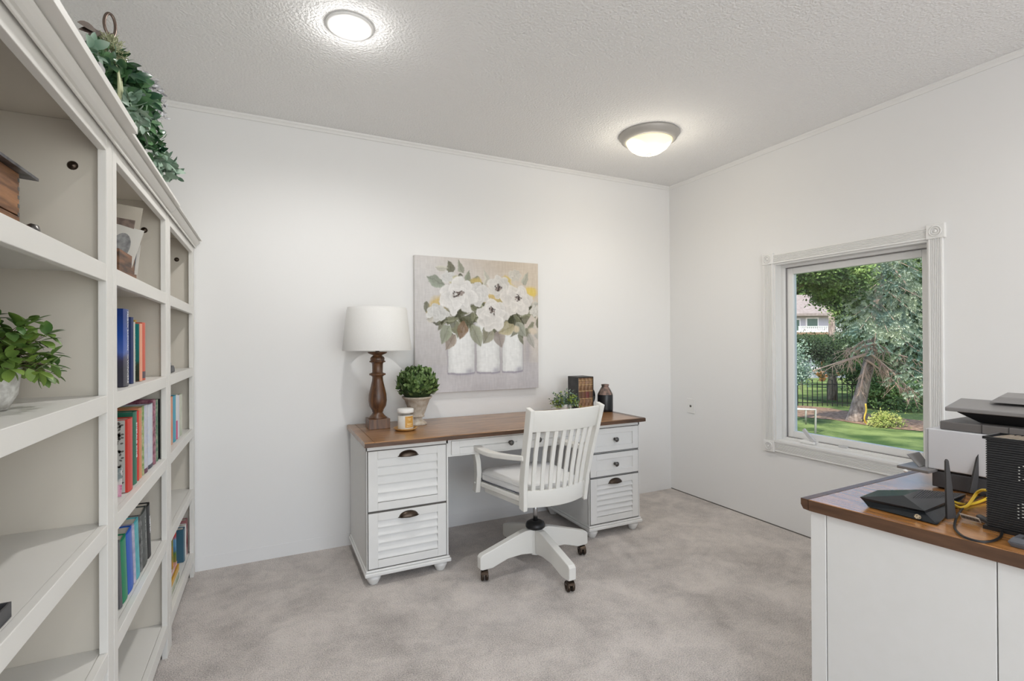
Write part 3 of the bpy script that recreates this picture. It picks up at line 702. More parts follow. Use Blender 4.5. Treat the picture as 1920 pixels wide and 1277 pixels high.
# bronze figure on the near bookcase (only its curled end shows) and the dark tray in front
o = thing('bronze_sculpture', 'dark bronze sculpture with a curled end on the near bookcase', 'sculpture', (-.52, .985, SH[2]))
sb = MB(); sb.lathe([(.04, 0), (.045, .008), (.03, .016), (.02, .05), (.024, .08), (.0, .09)], seg=24)
sb.tube([(0, 0, .07), (.01, .03, .10), (.02, .075, .085), (.025, .115, .060), (.025, .135, .085), (.02, .125, .112), (.015, .105, .108), (.012, .104, .092)], [.02, .02, .018, .017, .015, .013, .011, .008], 12)
sb.tube([(.01, .05, .10), (.02, .085, .125), (.02, .105, .120)], [.012, .012, .006], 10)
sb.build('figure', mat('dark_bronze', (.045,.035,.022), .25, .85), o)
o = thing('metal_tray', 'shallow dark grey tray at the front of the near bookcase shelf', 'tray', (-.46, 1.03, SH[2]))
tr_ = MB(); tr_.box(-.06, .06, -.16, .12, 0, .004)
for a in ((-.06, -.057, -.16, .12), (.057, .06, -.16, .12), (-.057, .057, -.16, -.157), (-.057, .057, .117, .12)): tr_.box(*a, .004, .026)
tr_.build('tray', m_dgrey, o)

# ------------------------------------------------------------------ garland on top of the bookcases
TOPZ = 1.880
ga = thing('artificial_garland', 'mixed artificial greenery garland with silver leaves along the bookcase tops', 'garland', (-.44, 2.3, TOPZ))
LV, SV, BL, ST = MB(), MB(), MB(), MB()
def cluster(mb, c, R, n, ll, lw, curl=.25, fl=(1, 1, 1)):
    c = Vector(c)
    for k in range(n):
        d = Vector((rnd.gauss(0, 1)*fl[0], rnd.gauss(0, 1)*fl[1], rnd.gauss(0, 1)*fl[2]+.25)).normalized()
        p = c+Vector((d.x*R*rnd.uniform(.2, .9), d.y*R*rnd.uniform(.2, .9), d.z*R*rnd.uniform(.2, .9)))
        if p.z < TOPZ+.004 and p.x < -.33: p.z = TOPZ+.01+rnd.random()*.02
        if p.x > -.36: p.x = -.36
        q = (d*.6+Vector((rnd.gauss(0, .7), rnd.gauss(0, .8), rnd.gauss(0, .6)))).normalized()
        if p.z < TOPZ+.05 and q.z < 0: q.z = abs(q.z)*.5
        mb.leaf(p, q, d+Vector((rnd.gauss(.3, .5), rnd.gauss(-.4, .5), rnd.gauss(.4, .5))), ll*rnd.uniform(.6, 1.2), lw*rnd.uniform(.7, 1.2), curl)
for (u, v, R, n, mb, ll, lw, x) in [
    (200, 122, .055, 60, LV, .045, .022, -.44), (213, 142, .065, 80, LV, .055, .028, -.44), (230, 168, .075, 110, LV, .060, .030, -.43),
    (244, 190, .075, 110, LV, .065, .030, -.43), (258, 213, .070, 100, LV, .060, .028, -.42), (270, 236, .060, 80, LV, .050, .024, -.42), (279, 258, .05, 60, LV, .042, .020, -.41), 
    (287, 280, .045, 50, LV, .040, .018, -.41), (296, 300, .045, 46, BL, .042, .022, -.41), (310, 318, .055, 50, BL, .050, .024, -.40), (322, 328, .035, 20, BL, .045, .020, -.40),
    (168, 100, .03, 14, BL, .040, .024, -.44), (262, 168, .055, 70, SV, .034, .015, -.47), (277, 188, .055, 70, SV, .036, .016, -.47), (286, 212, .045, 50, SV, .032, .013, -.47), (270, 150, .035, 60, SV, .022, .012, -.43), (288, 172, .035, 60, SV, .024, .012, -.43), (296, 192, .030, 50, SV, .022, .011, -.42), (298, 214, .03, 40, SV, .024, .010, -.42), (252, 140, .03, 40, SV, .022, .011, -.44), (238, 200, .04, 24, BL, .05, .022, -.40), (262, 232, .04, 24, BL, .04, .02, -.39), (222, 126, .04, 26, SV, .032, .012, -.45), (284, 240, .04, 30, SV, .030, .014, -.44), (240, 150, .045, 40, BL, .035, .018, -.45)]:
    cluster(mb, at(u, v, 0, x), R, n, ll, lw, fl=(1, 1, 1))
LV.build('green_leaves', m_leafgl, ga, world=True); SV.build('silver_leaves', m_silver, ga, world=True); BL.build('blue_green_leaves', m_leafbl, ga, world=True)
sp = MB(); pc = at(207, 98, 0, -.44)
for k in range(150):
    d = Vector((rnd.gauss(0, 1), rnd.gauss(0, 1), rnd.gauss(.2, 1))).normalized()
    a = pc+d*.01; b_ = pc+d*rnd.uniform(.03, .058); sp.tube([a, b_], [.0006, .0009], 4)
    for q_ in range(3):
        e_ = (d+Vector((rnd.gauss(0, .5), rnd.gauss(0, .5), rnd.gauss(0, .5)))).normalized(); m_ = a.lerp(b_, rnd.uniform(.4, .9)); sp.tube([m_, m_+e_*.014], [.0008, .0013], 4)
sp.build('seed_sprig', m_sprig, ga, world=True)
bn = MB(); q0 = at(222, 165, 0, -.41)
for k in range(9): bn.tube([q0+Vector((0, rnd.gauss(0, .012), .06)), q0+Vector((.005, rnd.gauss(0, .01), 0)), q0+Vector((0, rnd.gauss(0, .006), -.05))], [.002, .004, .001], 5)
bn.build('raffia_bow', mat('pale_raffia', (.42,.45,.27), .6), ga, world=True)
# bronze metal stand showing its scroll and leaves
mo = thing('metal_scroll_stand', 'bronze metal scroll ornament with leaves rising out of the garland', 'ornament', (-.46, 1.95, TOPZ))
X_ = -.46
mm = MB(); pts = []
for k in range(26):
    a = -PI/2-.2+k/25*2*PI*1.12; pts.append((X_+.012*math.cos(a), at(206, 47, 0, X_)[1]+.013*math.cos(a)*(1-.25*k/25), at(206, 47, 0, X_)[2]+.042*math.sin(a)*(1-.25*k/25)))
base = at(211, 78, 0, X_)
mm.tube([(X_, base[1]-.03, TOPZ), (X_, base[1]-.015, TOPZ+.15), tuple(base)]+pts, .0048, 8)
mm.tube([at(u, v, 0, X_) for u, v in ((184, 62), (172, 68), (167, 82), (168, 96), (173, 106))], [.008, .009, .009, .007, .005], 8)
mm.tube([(X_, at(318, 345, 0, -.40)[1]+.03*math.cos(a), TOPZ-.0+.045*math.sin(a)) for a in [PI*k/10 for k in range(11)]], .005, 8)
mm.tube([(X_-.02, base[1]-.03, TOPZ+.003), (X_-.02, at(318, 345, 0, -.40)[1], TOPZ+.005)], .004, 6)
mm.build('scroll', m_copper, mo, world=True)
ml_ = MB()
for (u0, v0, u1, v1, L, W_) in ((182, 60, 156, 40, .10, .04), (188, 62, 160, 52, .08, .035), (185, 60, 205, 75, .07, .035), (215, 88, 248, 106, .11, .025), (180, 66, 183, 95, .10, .030), (183, 58, 178, 92, .085, .028), (190, 62, 207, 72, .08, .03)):
    a, b_ = at(u0, v0, 0, X_), at(u1, v1, 0, X_); ml_.leaf(a, b_-a, (1, -.6, .3), (b_-a).length*1.05, W_*.6, .1)
ml_.build('metal_leaves', m_copper, mo, world=True)
sl = MB()
for (u0, v0, u1, v1) in ((186, 118, 192, 140), (184, 116, 200, 142), (180, 118, 186, 138)):
    a, b_ = at(u0, v0, 0, -.40), at(u1, v1, 0, -.395); sl.leaf(a, b_-a, (1, -.6, .2), (b_-a).length*1.1, .024, .1)
sl.build('silver_bow', m_chrome, mo, world=True)

# ------------------------------------------------------------------ desk
dk = thing('pedestal_desk', 'white louvred pedestal desk with a brown wood top against the back wall', 'desk', (1.36, 2.95, 0))
DP = lambda n, mb, m=m_white, bv=.0015, par=None: mb.build(n, m, par or dk, world=True, bevel=bv)
DT = .765; DF = 2.690
tp = MB(); tp.prism([(2.640, DT), (2.636, DT-.004), (2.636, DT-.018), (2.648, DT-.028), (3.285, DT-.028), (3.285, DT)], 0, .440+.05, 2.285-.05)
DP('desktop', tp, m_top, .0)
for x0, x1 in ((.440, .4895), (2.2355, 2.285)):
    e_ = MB(); sgn = 1 if x0 < 1 else -1; xo = x0 if sgn > 0 else x1
    e_.prism([(2.640, DT), (2.636, DT-.004), (2.636, DT-.018), (2.648, DT-.028), (3.285, DT-.028), (3.285, DT)], 0, x0, x1)
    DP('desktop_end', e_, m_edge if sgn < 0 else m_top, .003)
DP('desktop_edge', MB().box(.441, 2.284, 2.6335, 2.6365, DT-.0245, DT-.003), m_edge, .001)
def handle_cup(x, z_, par):
    mb = MB(); n = 14; R = .052; prof = []
    vs_ = []; fs = []; nr = 7
    for i in range(nr+1):
        ph = (PI/2)*i/nr          # from rim at the bottom up over to the plate
        for k in range(n+1):
            a = PI*k/n
            rr = R*math.cos(a); up__ = .030*math.sin(a)
            vs_.append((x-rr, DF-.004-.026*math.cos(ph)*math.sin(a)**.6, z_-.012+up__*math.sin(ph)+.0*i))
    for i in range(nr):
        for k in range(n):
            fs.append((i*(n+1)+k, i*(n+1)+k+1, (i+1)*(n+1)+k+1, (i+1)*(n+1)+k))
    mb.add(vs_, fs, True)
    mb.tube([(x-R-.004, DF-.005, z_-.013), (x-R+.010, DF-.018, z_-.013), (x, DF-.030, z_-.013), (x+R-.010, DF-.018, z_-.013), (x+R+.004, DF-.005, z_-.013)], .0025, 6)
    o = DP('cup_handle', mb, m_bronze, 0, par); 
    return o
def knob(x, z_, par):
    k = MB().lathe([(.010, 0), (.010, .003), (.005, .006), (.005, .014), (.014, .020), (.016, .026), (.011, .031), (0, .033)], seg=20)
    o = k.build('knob', m_pewter, par)
    o.data.transform(root_matrix(par).inverted() @ Matrix.Translation((x, DF-.004, z_)) @ Matrix.Rotation(PI/2, 4, 'X'))
def louvre_drawer(x0, x1, z0, z1, n=5):
    fr_ = MB(); y0, y1 = DF-.006, DF+.012; sw = .050; tr__ = .042; br = .042
    fr_.box(x0, x0+sw, y0, y1, z0, z1); fr_.box(x1-sw, x1, y0, y1, z0, z1); fr_.box(x0+sw, x1-sw, y0, y1, z1-tr__, z1); fr_.box(x0+sw, x1-sw, y0, y1, z0, z0+br)
    d = DP('drawer_front', fr_)
    sl_ = MB(); a, b_ = z0+br, z1-tr__; h = (b_-a)/n
    for i in range(n):
        zb = a+i*h
        sl_.prism([(DF-.0052, zb+.0035), (DF-.0052, zb+.0085), (DF+.0095, zb+h+.0030), (DF+.0112, zb+h+.0030), (DF+.0112, zb+.010), (DF+.004, zb+.0035)], 0, x0+sw, x1-sw)
    sl = DP('louvre_slats', sl_, m_white, 0, d)
    DP('backing', MB().box(x0+sw, x1-sw, DF+.0112, DF+.016, a, b_), m_white, 0, d)
    handle_cup((x0+x1)/2, z1-.026, d)
    return d
def panel_drawer(x0, x1, z0, z1, kn=True):
    fr_ = MB(); y0, y1 = DF-.006, DF+.012; sw = .048; tr__ = .036
    fr_.box(x0, x0+sw, y0, y1, z0, z1); fr_.box(x1-sw, x1, y0, y1, z0, z1); fr_.box(x0+sw, x1-sw, y0, y1, z1-tr__, z1); fr_.box(x0+sw, x1-sw, y0, y1, z0, z0+tr__)
    d = DP('drawer_front', fr_)
    DP('drawer_panel', MB().box(x0+sw, x1-sw, DF+.001, DF+.010, z0+tr__, z1-tr__), m_white, 0, d)
    if kn: knob((x0+x1)/2, (z0+z1)/2, d)
    return d
def pedestal(x0, x1):
    b = MB(); b.box(x0, x0+.018, DF+.012, 3.262, .062, DT-.029); b.box(x1-.018, x1, DF+.012, 3.262, .062, DT-.029)
    b.box(x0+.018, x1-.018, 3.244, 3.262, .062, DT-.029); b.box(x0+.018, x1-.018, DF+.012, 3.244, .062, .08)
    b.box(x0, x0+.006, DF-.001, DF+.012, .085, DT-.029); b.box(x1-.012, x1, DF-.001, DF+.012, .085, DT-.029)
    b.box(x0, x1, DF-.001, DF+.012, DT-.055, DT-.029); b.box(x0, x1, DF+.013, DF+.02, .085, DT-.03)
    DP('pedestal_carcass', b)
    bm_ = MB(); bm_.prism([(x0-.012, DF-.018), (x1+.012, DF-.018), (x1+.012, 3.262), (x0-.012, 3.262)], 2, .052, .072); bm_.prism([(x0-.006, DF-.010), (x1+.006, DF-.010), (x1+.006, 3.262), (x0-.006, 3.262)], 2, .072, .084)
    DP('base_moulding', bm_, m_white, .005)
    for fx in (x0+.040, x1-.040):
        for fy in (DF+.030, 3.215):
            DP('bun_foot', MB().lathe([(.022, 0), (.026, .006), (.032, .020), (.038, .032), (.039, .039), (.033, .044), (.036, .0515)], (fx, fy, 0), 28), m_white, 0)
pedestal(.456, .905); pedestal(1.860, 2.304-.030)
louvre_drawer(.464, .891, .392, .708); louvre_drawer(.464, .891, .090, .380)
x0, x1 = 1.868, 2.260
panel_drawer(x0, x1, .556, .708); panel_drawer(x0, x1, .397, .542); louvre_drawer(x0, x1, .092, .384, 6)
ap = MB(); ap.box(.905, 1.860, DF+.004, DF+.016, .633, DT-.029); ap.box(.905, 1.860, 3.10, 3.112, .633, DT-.029)
DP('apron', ap)
cd1 = panel_drawer(.925, 1.385, .645, .722, False); knob(1.29, .684, cd1)
cd2 = panel_drawer(1.395, 1.845, .645, .722, False); knob(1.48, .684, cd2)
# thin dark reveals around the fronts
for a in ((.4595, .8955, .3855, .7125), (.4595, .8955, .0855, .3845), (1.8635, 2.2645, .5515, .7125), (1.8635, 2.2645, .3925, .5465), (1.8635, 2.2645, .0875, .3885)):
    rv = MB(); g_ = .0052*.72
    rv.prism([(a[0], a[2]), (a[1], a[2]), (a[1], a[3]), (a[0], a[3]), (a[0], a[2]), (a[0]+g_, a[2]+g_), (a[0]+g_, a[3]-g_), (a[1]-g_, a[3]-g_), (a[1]-g_, a[2]+g_), (a[0]+g_, a[2]+g_)], 1, DF-.0014, DF-.0004)
    DP('drawer_reveal', rv, m_gap, 0)

# ------------------------------------------------------------------ things on the desk
lx, ly = .592, 3.085
o = thing('table_lamp', 'turned brown wood table lamp with white linen shade on the desk', 'lamp', (lx, ly, DT))
MB().box(-.062, .062, -.062, .062, 0, .060).build('base_block', m_lampwood, o, bevel=.002)
pf = [(.056, .060), (.050, .068), (.036, .084), (.029, .098), (.034, .104), (.034, .112), (.050, .140), (.0545, .175), (.052, .215), (.042, .262), (.033, .305), (.031, .330), (.037, .338), (.0485, .343), (.0485, .352), (.034, .357), (.031, .362),
      (.032, .415), (.036, .424), (.0475, .427), (.0475, .434), (.040, .438), (.043, .446), (.040, .458), (.029, .468), (.027, .472), (.046, .480), (.0565, .487), (.0565, .494), (0, .496)]
MB().lathe([(r_, z_*.925+.004) for r_, z_ in pf], seg=40).build('turned_column', m_lampwood, o)
sk = MB().lathe([(.012, .462), (.012, .515), (.016, .518), (.016, .56), (0, .562)], seg=20)
sk.tube([(0, 0, .56), (0, 0, .69)], .003, 6)
for a in (0, 2*PI/3, 4*PI/3): sk.tube([(0, 0, .70), (.168*math.cos(a), .168*math.sin(a), .716)], .0018, 5)
sk.build('socket', m_bronze, o)
zs0, zs1, r0, r1 = .470, .728, .203, .174
sh = MB().lathe([(r0-.0, zs0), (r0+.001, zs0+.004), (r1+.0035, zs1-.014), (r1+.001, zs1-.012), (r1, zs1), (r1-.0025, zs1), (r0-.0025, zs0)], seg=64, caps=False)
k = len(sh.f)
sh.build('lamp_shade', m_shade, o)

o = thing('boxwood_topiary', 'round boxwood ball in a fluted weathered urn on the desk', 'topiary', (.838, 3.09, DT))
UP = [(.058, 0), (.060, .008), (.054, .016), (.036, .030), (.030, .040), (.036, .048), (.045, .050), (.045, .058), (.042, .062), (.050, .078), (.064, .120), (.078, .155), (.084, .162), (.093, .170), (.094, .178), (.084, .178), (.07, .15), (0, .15)]
MB().lathe(UP, seg=56, flute=(9, 11, .07)).build('urn', m_urn, o)
lv = MB(); c = Vector((.838, 3.09, 1.012)); R = .116
for k in range(620):
    d = Vector((rnd.gauss(0, 1), rnd.gauss(0, 1), rnd.gauss(0, 1))).normalized()
    if d.z < -.55: continue
    p = c+Vector((d.x*R, d.y*R, d.z*R*.92))*rnd.uniform(.90, 1.06)
    lv.leaf(p-d*.01, d*.75+Vector((rnd.gauss(0, .4), rnd.gauss(0, .4), .5+rnd.gauss(0, .3))), d, rnd.uniform(.030, .042), rnd.uniform(.018, .025), .30)
lv.build('boxwood_leaves', m_leafdk, o, world=True)
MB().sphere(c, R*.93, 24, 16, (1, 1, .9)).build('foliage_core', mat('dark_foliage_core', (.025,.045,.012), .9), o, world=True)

o = thing('wooden_dish', 'small round golden wooden dish under the candle', 'dish', (.724, 2.93, DT))
MB().lathe([(.050, 0), (.062, .006), (.071, .016), (.068, .016), (.058, .008), (0, .007)], seg=40).build('dish', m_brasswood, o)
tag(o, None, None)
o = thing('jar_candle', 'glass jar candle with white lid and orange label', 'candle', (.724, 2.93, DT+.0075))
jar = MB().lathe([(.0455, .001), (.046, .004), (.046, .097)], seg=40, caps=False); jar.build('glass_jar', m_glassjar, o)
MB().lathe([(.0450, .0005), (.0452, .003), (.0452, .080), (0, .080)], seg=36).build('wax', m_wax, o)
MB().lathe([(.047, .096), (.0478, .100), (.0475, .116), (.045, .119), (0, .120)], seg=36).build('lid', m_ceramic, o)
def curved_patch(mb, R, a0, a1, z0, z1, n=12):
    vs_ = []; 
    for i in range(n+1):
        a = a0+(a1-a0)*i/n; vs_ += [(R*math.cos(a), R*math.sin(a), z0), (R*math.cos(a), R*math.sin(a), z1)]
    mb.add(vs_, [(2*i, 2*i+2, 2*i+3, 2*i+1) for i in range(n)], True); return mb
ac = math.atan2(-2.93, -.724)
curved_patch(MB(), .0464, ac-.05, ac+1.15, .012, .078).build('label', m_gold, o)
lb = MB(); 
for k, (zz, ww) in enumerate(((.062, .25), (.055, .14), (.034, .35), (.029, .30), (.020, .38))): curved_patch(lb, .0467, ac+.52-ww, ac+.52+ww, zz, zz+.0022, 6)
lb.build('label_print', mat('pale_label_print', (.9,.75,.45), .5), o)

# small greenery in white bowl
px_, py_ = 1.865, 2.985
o = thing('small_potted_plant', 'small grey-green leafy plant in a white bowl on the desk, behind the chair', 'potted plant', (px_, py_, DT))
MB().lathe([(.032, 0), (.045, .03), (.050, .075), (.048, .082), (.043, .082), (.040, .07), (0, .07)], seg=32).build('pot', m_ceramic, o)
st, l1, l2 = MB(), MB(), MB()
for k in range(85):
    a = rnd.uniform(0, 2*PI); e = math.asin(rnd.uniform(-.05, .95)); d = Vector((math.cos(a)*math.cos(e)*1.15, math.sin(a)*math.cos(e)*1.0, math.sin(e)*.85))
    sprig(st, l1 if k % 3 else l2, (px_, py_, DT+.075), d, rnd.uniform(.075, .115), 6, .018, .011, .1, .02)
l1.build('grey_green_leaves', m_leafbl, o, world=True); l2.build('bright_green_leaves', mat('lime_leaf', (.24,.36,.05), .5, noise=(20, (.38,.48,.10), 2, .2)), o, world=True); st.build('stem', m_stem, o, world=True)

# slipcase with four leather books
sx0, sx1, sy0, sy1, sz = 1.985, 2.118, 3.00, 3.135, .262
o = thing('slipcase', 'dark open slipcase holding four old leather books on the desk', 'book slipcase', ((sx0+sx1)/2, (sy0+sy1)/2, DT))
m_case = mat('dark_grey_board', (.045,.045,.047), .6, noise=(20, (.065,.065,.067), 3, .2))
t = .004; b = MB()
b.box(sx0, sx0+t, sy0, sy1, DT, DT+sz); b.box(sx1-t, sx1, sy0, sy1, DT, DT+sz); b.box(sx0+t, sx1-t, sy0, sy1, DT+sz-t, DT+sz); b.box(sx0+t, sx1-t, sy0, sy1, DT, DT+t); b.box(sx0+t, sx1-t, sy1-t, sy1, DT+t, DT+sz-t)
b.build('case', m_case, o, world=True, bevel=.0006)
wb = (sx1-sx0-2*t)/4
for i in range(4):
    xa = sx0+t+i*wb+.0006; xb = xa+wb-.0012; h = sz-2*t-.004
    r = thing('leather_book', ['leftmost', 'second from left', 'third from left', 'rightmost'][i]+' of the four tan leather books in the dark slipcase', 'book', ((xa+xb)/2, sy0+.07, DT+t), 0, 'leather books in the slipcase')
    n = 8; hw = (xb-xa)/2
    ol = [(-hw+2*hw*k/n, -.066-.004*math.sin(PI*k/n)) for k in range(n+1)]
    cv = MB().prism([(-hw, .06)]+ol+[(hw, .06), (hw-.002, .06), (hw-.002, -.058), (-hw+.002, -.058), (-hw+.002, .06)], 2, 0, h)
    c1 = [(.36,.21,.11), (.34,.19,.10), (.33,.20,.13), (.31,.18,.09)][i]
    cv.build('cover', mat('tan_leather', c1, .45, noise=(50, (.14,.065,.025), 5, .14), coat=.15), r)
    MB().box(-hw+.002, hw-.002, -.058, .056, .003, h-.003).build('pages', m_paper, r)
    bd = MB(); dk_ = MB()
    for zz in (.06, .17, .40, .62, .80, .93):
        bd.prism([(p[0], p[1]-.0012) for p in ol]+[(hw, -.0655), (-hw, -.0655)], 2, h*zz, h*zz+.0035)
    bd.build('raised_bands', mat('gilt_band', (.55,.38,.18), .4, .3), r)
    dk_.prism([(p[0]*.98, p[1]-.0007) for p in ol]+[(hw*.9, -.0655), (-hw*.9, -.0655)], 2, h*.42, h*.60)
    dk_.build('title_panel', mat('dark_title_leather', [(.13,.06,.03),(.15,.06,.03),(.16,.04,.035),(.12,.055,.03)][i], .4), r)
o = thing('round_bookend', 'dark round metal bookend beside the slipcase', 'bookend', (2.19, 3.12, DT))
MB().box(-.05, .045, -.05, .05, 0, .012).build('base', m_blackgl, o, bevel=.003)
MB().box(-.04, .035, -.04, .04, .012, .022).build('plinth', m_dgrey, o, bevel=.002)
rg = MB(); rg.tube([(-.028+.062*math.cos(a)*.75, 0, .105+.062*math.sin(a)) for a in [2*PI*k/28 for k in range(29)]], .009, 10); rg.tube([(-.028, 0, .022), (-.028, 0, .045)], .012, 10)
rg.sphere((-.028, 0, .105), .042, 16, 10, (.8, .5, 1)); rg.build('ring', m_blackgl, o)
o = thing('bottle_vase', 'black bottle vase with rustic brown shoulder at the right end of the desk', 'vase', (2.236, 3.02, DT))
MB().lathe([(.050, 0), (.0555, .003), (.0565, .02), (.0565, .120), (.055, .125)], seg=40, caps=False).build('body', mat('black_glaze', (.014,.014,.017), .3), o)
MB().lathe([(.0555, .1245), (.053, .132), (.034, .168), (.026, .180), (.025, .186), (.028, .190), (.028, .199), (.022, .200), (.020, .19), (0, .185)], seg=40, caps=False).build('shoulder', mat('rustic_glaze', (.05,.045,.042), .5, noise=(45, (.26,.17,.14), 5, .1, (1, 1, .25)), bump=(50, .4, .003)), o)

# ------------------------------------------------------------------ canvas painting
def paint():
    N = 340; yy, xx = np.mgrid[0:N, 0:N]; X = xx/(N-1.0); Y = 1-yy/(N-1.0)      # X right, Y up
    rs = np.random.RandomState(5)
    def nz(s, seed):
        r = np.random.RandomState(seed); g = r.rand(s+2, s+2); fx = X*s; fy = Y*s; ix = fx.astype(int); iy = fy.astype(int); tx = fx-ix; ty = fy-iy
        tx = tx*tx*(3-2*tx); ty = ty*ty*(3-2*ty)
        return (g[iy, ix]*(1-tx)+g[iy, ix+1]*tx)*(1-ty)+(g[iy+1, ix]*(1-tx)+g[iy+1, ix+1]*tx)*ty
    n1 = nz(4, 1)*.5+nz(9, 2)*.3+nz(22, 3)*.2
    img = np.zeros((N, N, 3))
    cool = np.array([.565, .545, .55]); warm = np.array([.64, .565, .48]); pale = np.array([.66, .65, .64])
    t = np.clip((X-.3)*1.1+(Y-.6)*1.2, 0, 1)[..., None]
    img[:] = cool*(1-t)+warm*t; img += ((n1-.5)*.16)[..., None]
    m = np.clip(1.2-((X-.1)**2*6+(Y-.75)**2*9), 0, 1)[..., None]*.5; img = img*(1-m)+pale*m
    fl = np.clip((.22-Y)*40, 0, 1)[..., None]*.6; img = img*(1-fl)+(np.array([.56, .54, .565])+((n1-.5)*.2)[..., None])*fl
    def blend(mask, col, a=1): nonlocal img; mm = (np.clip(mask, 0, 1)*a)[..., None]; img = img*(1-mm)+np.array(col)*mm
    def ell(cx, cy, rx, ry, ang=0, soft=.15):
        c, s_ = math.cos(ang), math.sin(ang); dx = X-cx; dy = Y-cy; u = (dx*c+dy*s_)/rx; v = (-dx*s_+dy*c)/ry
        return np.clip((1-np.sqrt(u*u+v*v))/soft+.5, 0, 1), u, v
    def leafp(cx, cy, L, W_, ang, col, a=.9):
        c, s_ = math.cos(ang), math.sin(ang); dx = X-cx; dy = Y-cy; u = (dx*c+dy*s_)/L; v = (-dx*s_+dy*c)/W_
        wv = np.clip(u, 0, 1); wid = np.sin(PI*wv**.8)*1.5; m_ = np.clip((wid-np.abs(v))*4, 0, 1)*((u > 0) & (u < 1))
        blend(m_, col, a); vein = np.clip(1-np.abs(v)*9, 0, 1)*m_; blend(vein, [q*.6 for q in col], .6)
        half = m_*(v > 0); blend(half*np.clip(v/ (wid+.01), 0, 1), [min(1, q*1.5+.05) for q in col], .55)
    # jars
    for (x0, x1, top) in ((.24, .455, .53), (.465, .665, .53), (.68, .86, .53)):
        cxj = (x0+x1)/2; hw = (x1-x0)/2; u = (X-cxj)/hw; bot = .135-.012*np.sqrt(np.clip(1-u*u, 0, 1))+.01
        inside = np.clip((1-np.abs(u))*18, 0, 1)*np.clip((Y-bot)*120, 0, 1)*np.clip((top-Y)*60, 0, 1)
        sh_ = .79-.16*np.clip(np.abs(u)-.55, 0, 1)*2-.04*(u > 0)*u+(nz(60, 9)-.5)*.06
        mm = inside[..., None]; img = img*(1-mm)+np.stack([sh_*.99, sh_, sh_*1.0], -1)*mm
        e = np.exp(-((np.abs(u)-1)/.05)**2)*np.clip((Y-bot)*100, 0, 1)*(Y < top); blend(e, (.33, .31, .35), .55)
        e = np.exp(-((Y-bot)/.008)**2)*(np.abs(u) < 1); blend(e, (.30, .28, .34), .8)
        e = np.exp(-((Y-bot-.02)/.02)**2-((u-.6)/.3)**2); blend(e, (.30, .29, .36), .6)
    blend(np.exp(-((X-.90)/.03)**2-((Y-.30)/.12)**2), (.36, .34, .38), .6)
    # leaf masses
    rl = random.Random(11)
    for cx_, cy_, n, sp in ((.45, .57, 34, .10), (.72, .56, 30, .11), (.30, .56, 20, .07), (.52, .66, 26, .09), (.68, .66, 16, .06), (.86, .54, 14, .06), (.36, .84, 10, .07)):
        for k in range(n):
            a = rl.uniform(-PI, 0) if rl.random() < .75 else rl.uniform(0, PI)
            g_ = rl.uniform(.07, .24); leafp(cx_+rl.gauss(0, sp), cy_+rl.gauss(0, .045), rl.uniform(.07, .14), rl.uniform(.012, .024), a, (g_*1.02, g_*1.04, g_*.74), .85)
    for args in ((.22, .80, .16, .030, PI-.25, (.27, .30, .25)), (.20, .63, .14, .030, PI+.3, (.42, .34, .17)), (.30, .43, .14, .030, PI+1.0, (.33, .28, .24)), (.26, .50, .16, .03, -2.0, (.30, .32, .25)), (.20, .56, .12, .03, PI+.15, (.47, .45, .40)),
        (.36, .88, .12, .022, 1.9, (.30, .31, .25)), (.40, .80, .12, .02, 1.5, (.25, .27, .21)), (.44, .78, .11, .026, .5, (.28, .26, .18)), (.55, .78, .16, .016, 1.55, (.52, .51, .45)), (.57, .82, .09, .016, .25, (.45, .45, .40)), (.57, .75, .09, .014, .3, (.40, .40, .34)),
        (.13, .93, .12, .016, .0, (.50, .49, .43)), (.86, .82, .13, .016, 1.1, (.40, .40, .34)), (.90, .74, .10, .016, .8, (.42, .41, .36)), (.93, .66, .08, .02, .2, (.45, .44, .40)), (.90, .44, .14, .02, -1.1, (.38, .37, .34)), (.96, .50, .12, .018, -1.3, (.45, .44, .41)),
        (.44, .50, .18, .034, -1.2, (.30, .31, .24)), (.38, .52, .14, .034, -1.9, (.24, .17, .12)), (.60, .47, .14, .036, -2.2, (.29, .28, .22)), (.64, .46, .14, .034, -1.3, (.33, .29, .27)), (.78, .50, .15, .035, -2.7, (.42, .38, .26)), (.80, .52, .14, .03, -.9, (.32, .33, .28))):
        leafp(*args)
    for (x_, y_, r_, c_) in ((.23, .72, .022, (.62,.45,.20)), (.30, .83, .03, (.60,.58,.38)), (.37, .80, .025, (.58,.45,.22)), (.60, .71, .045, (.62,.48,.22)), (.66, .68, .04, (.48,.40,.20)), (.76, .80, .035, (.66,.55,.25)), (.90, .76, .04, (.72,.58,.22)), (.84, .77, .02, (.45,.40,.22)), (.55, .68, .02, (.60,.45,.18)), (.95, .46, .03, (.66,.58,.48)), (.80, .47, .02, (.66,.58,.44))):
        m_, _, _ = ell(x_, y_, r_*1.25, r_, soft=.6); blend(m_, c_, .9)
    for k in range(60):
        m_, _, _ = ell(.49+rl.gauss(0, .018), .60+rl.gauss(0, .045), .007, .007, soft=.5); blend(m_, rl.choice([(.10,.10,.07), (.45,.47,.33), (.15,.16,.10)]), .8)
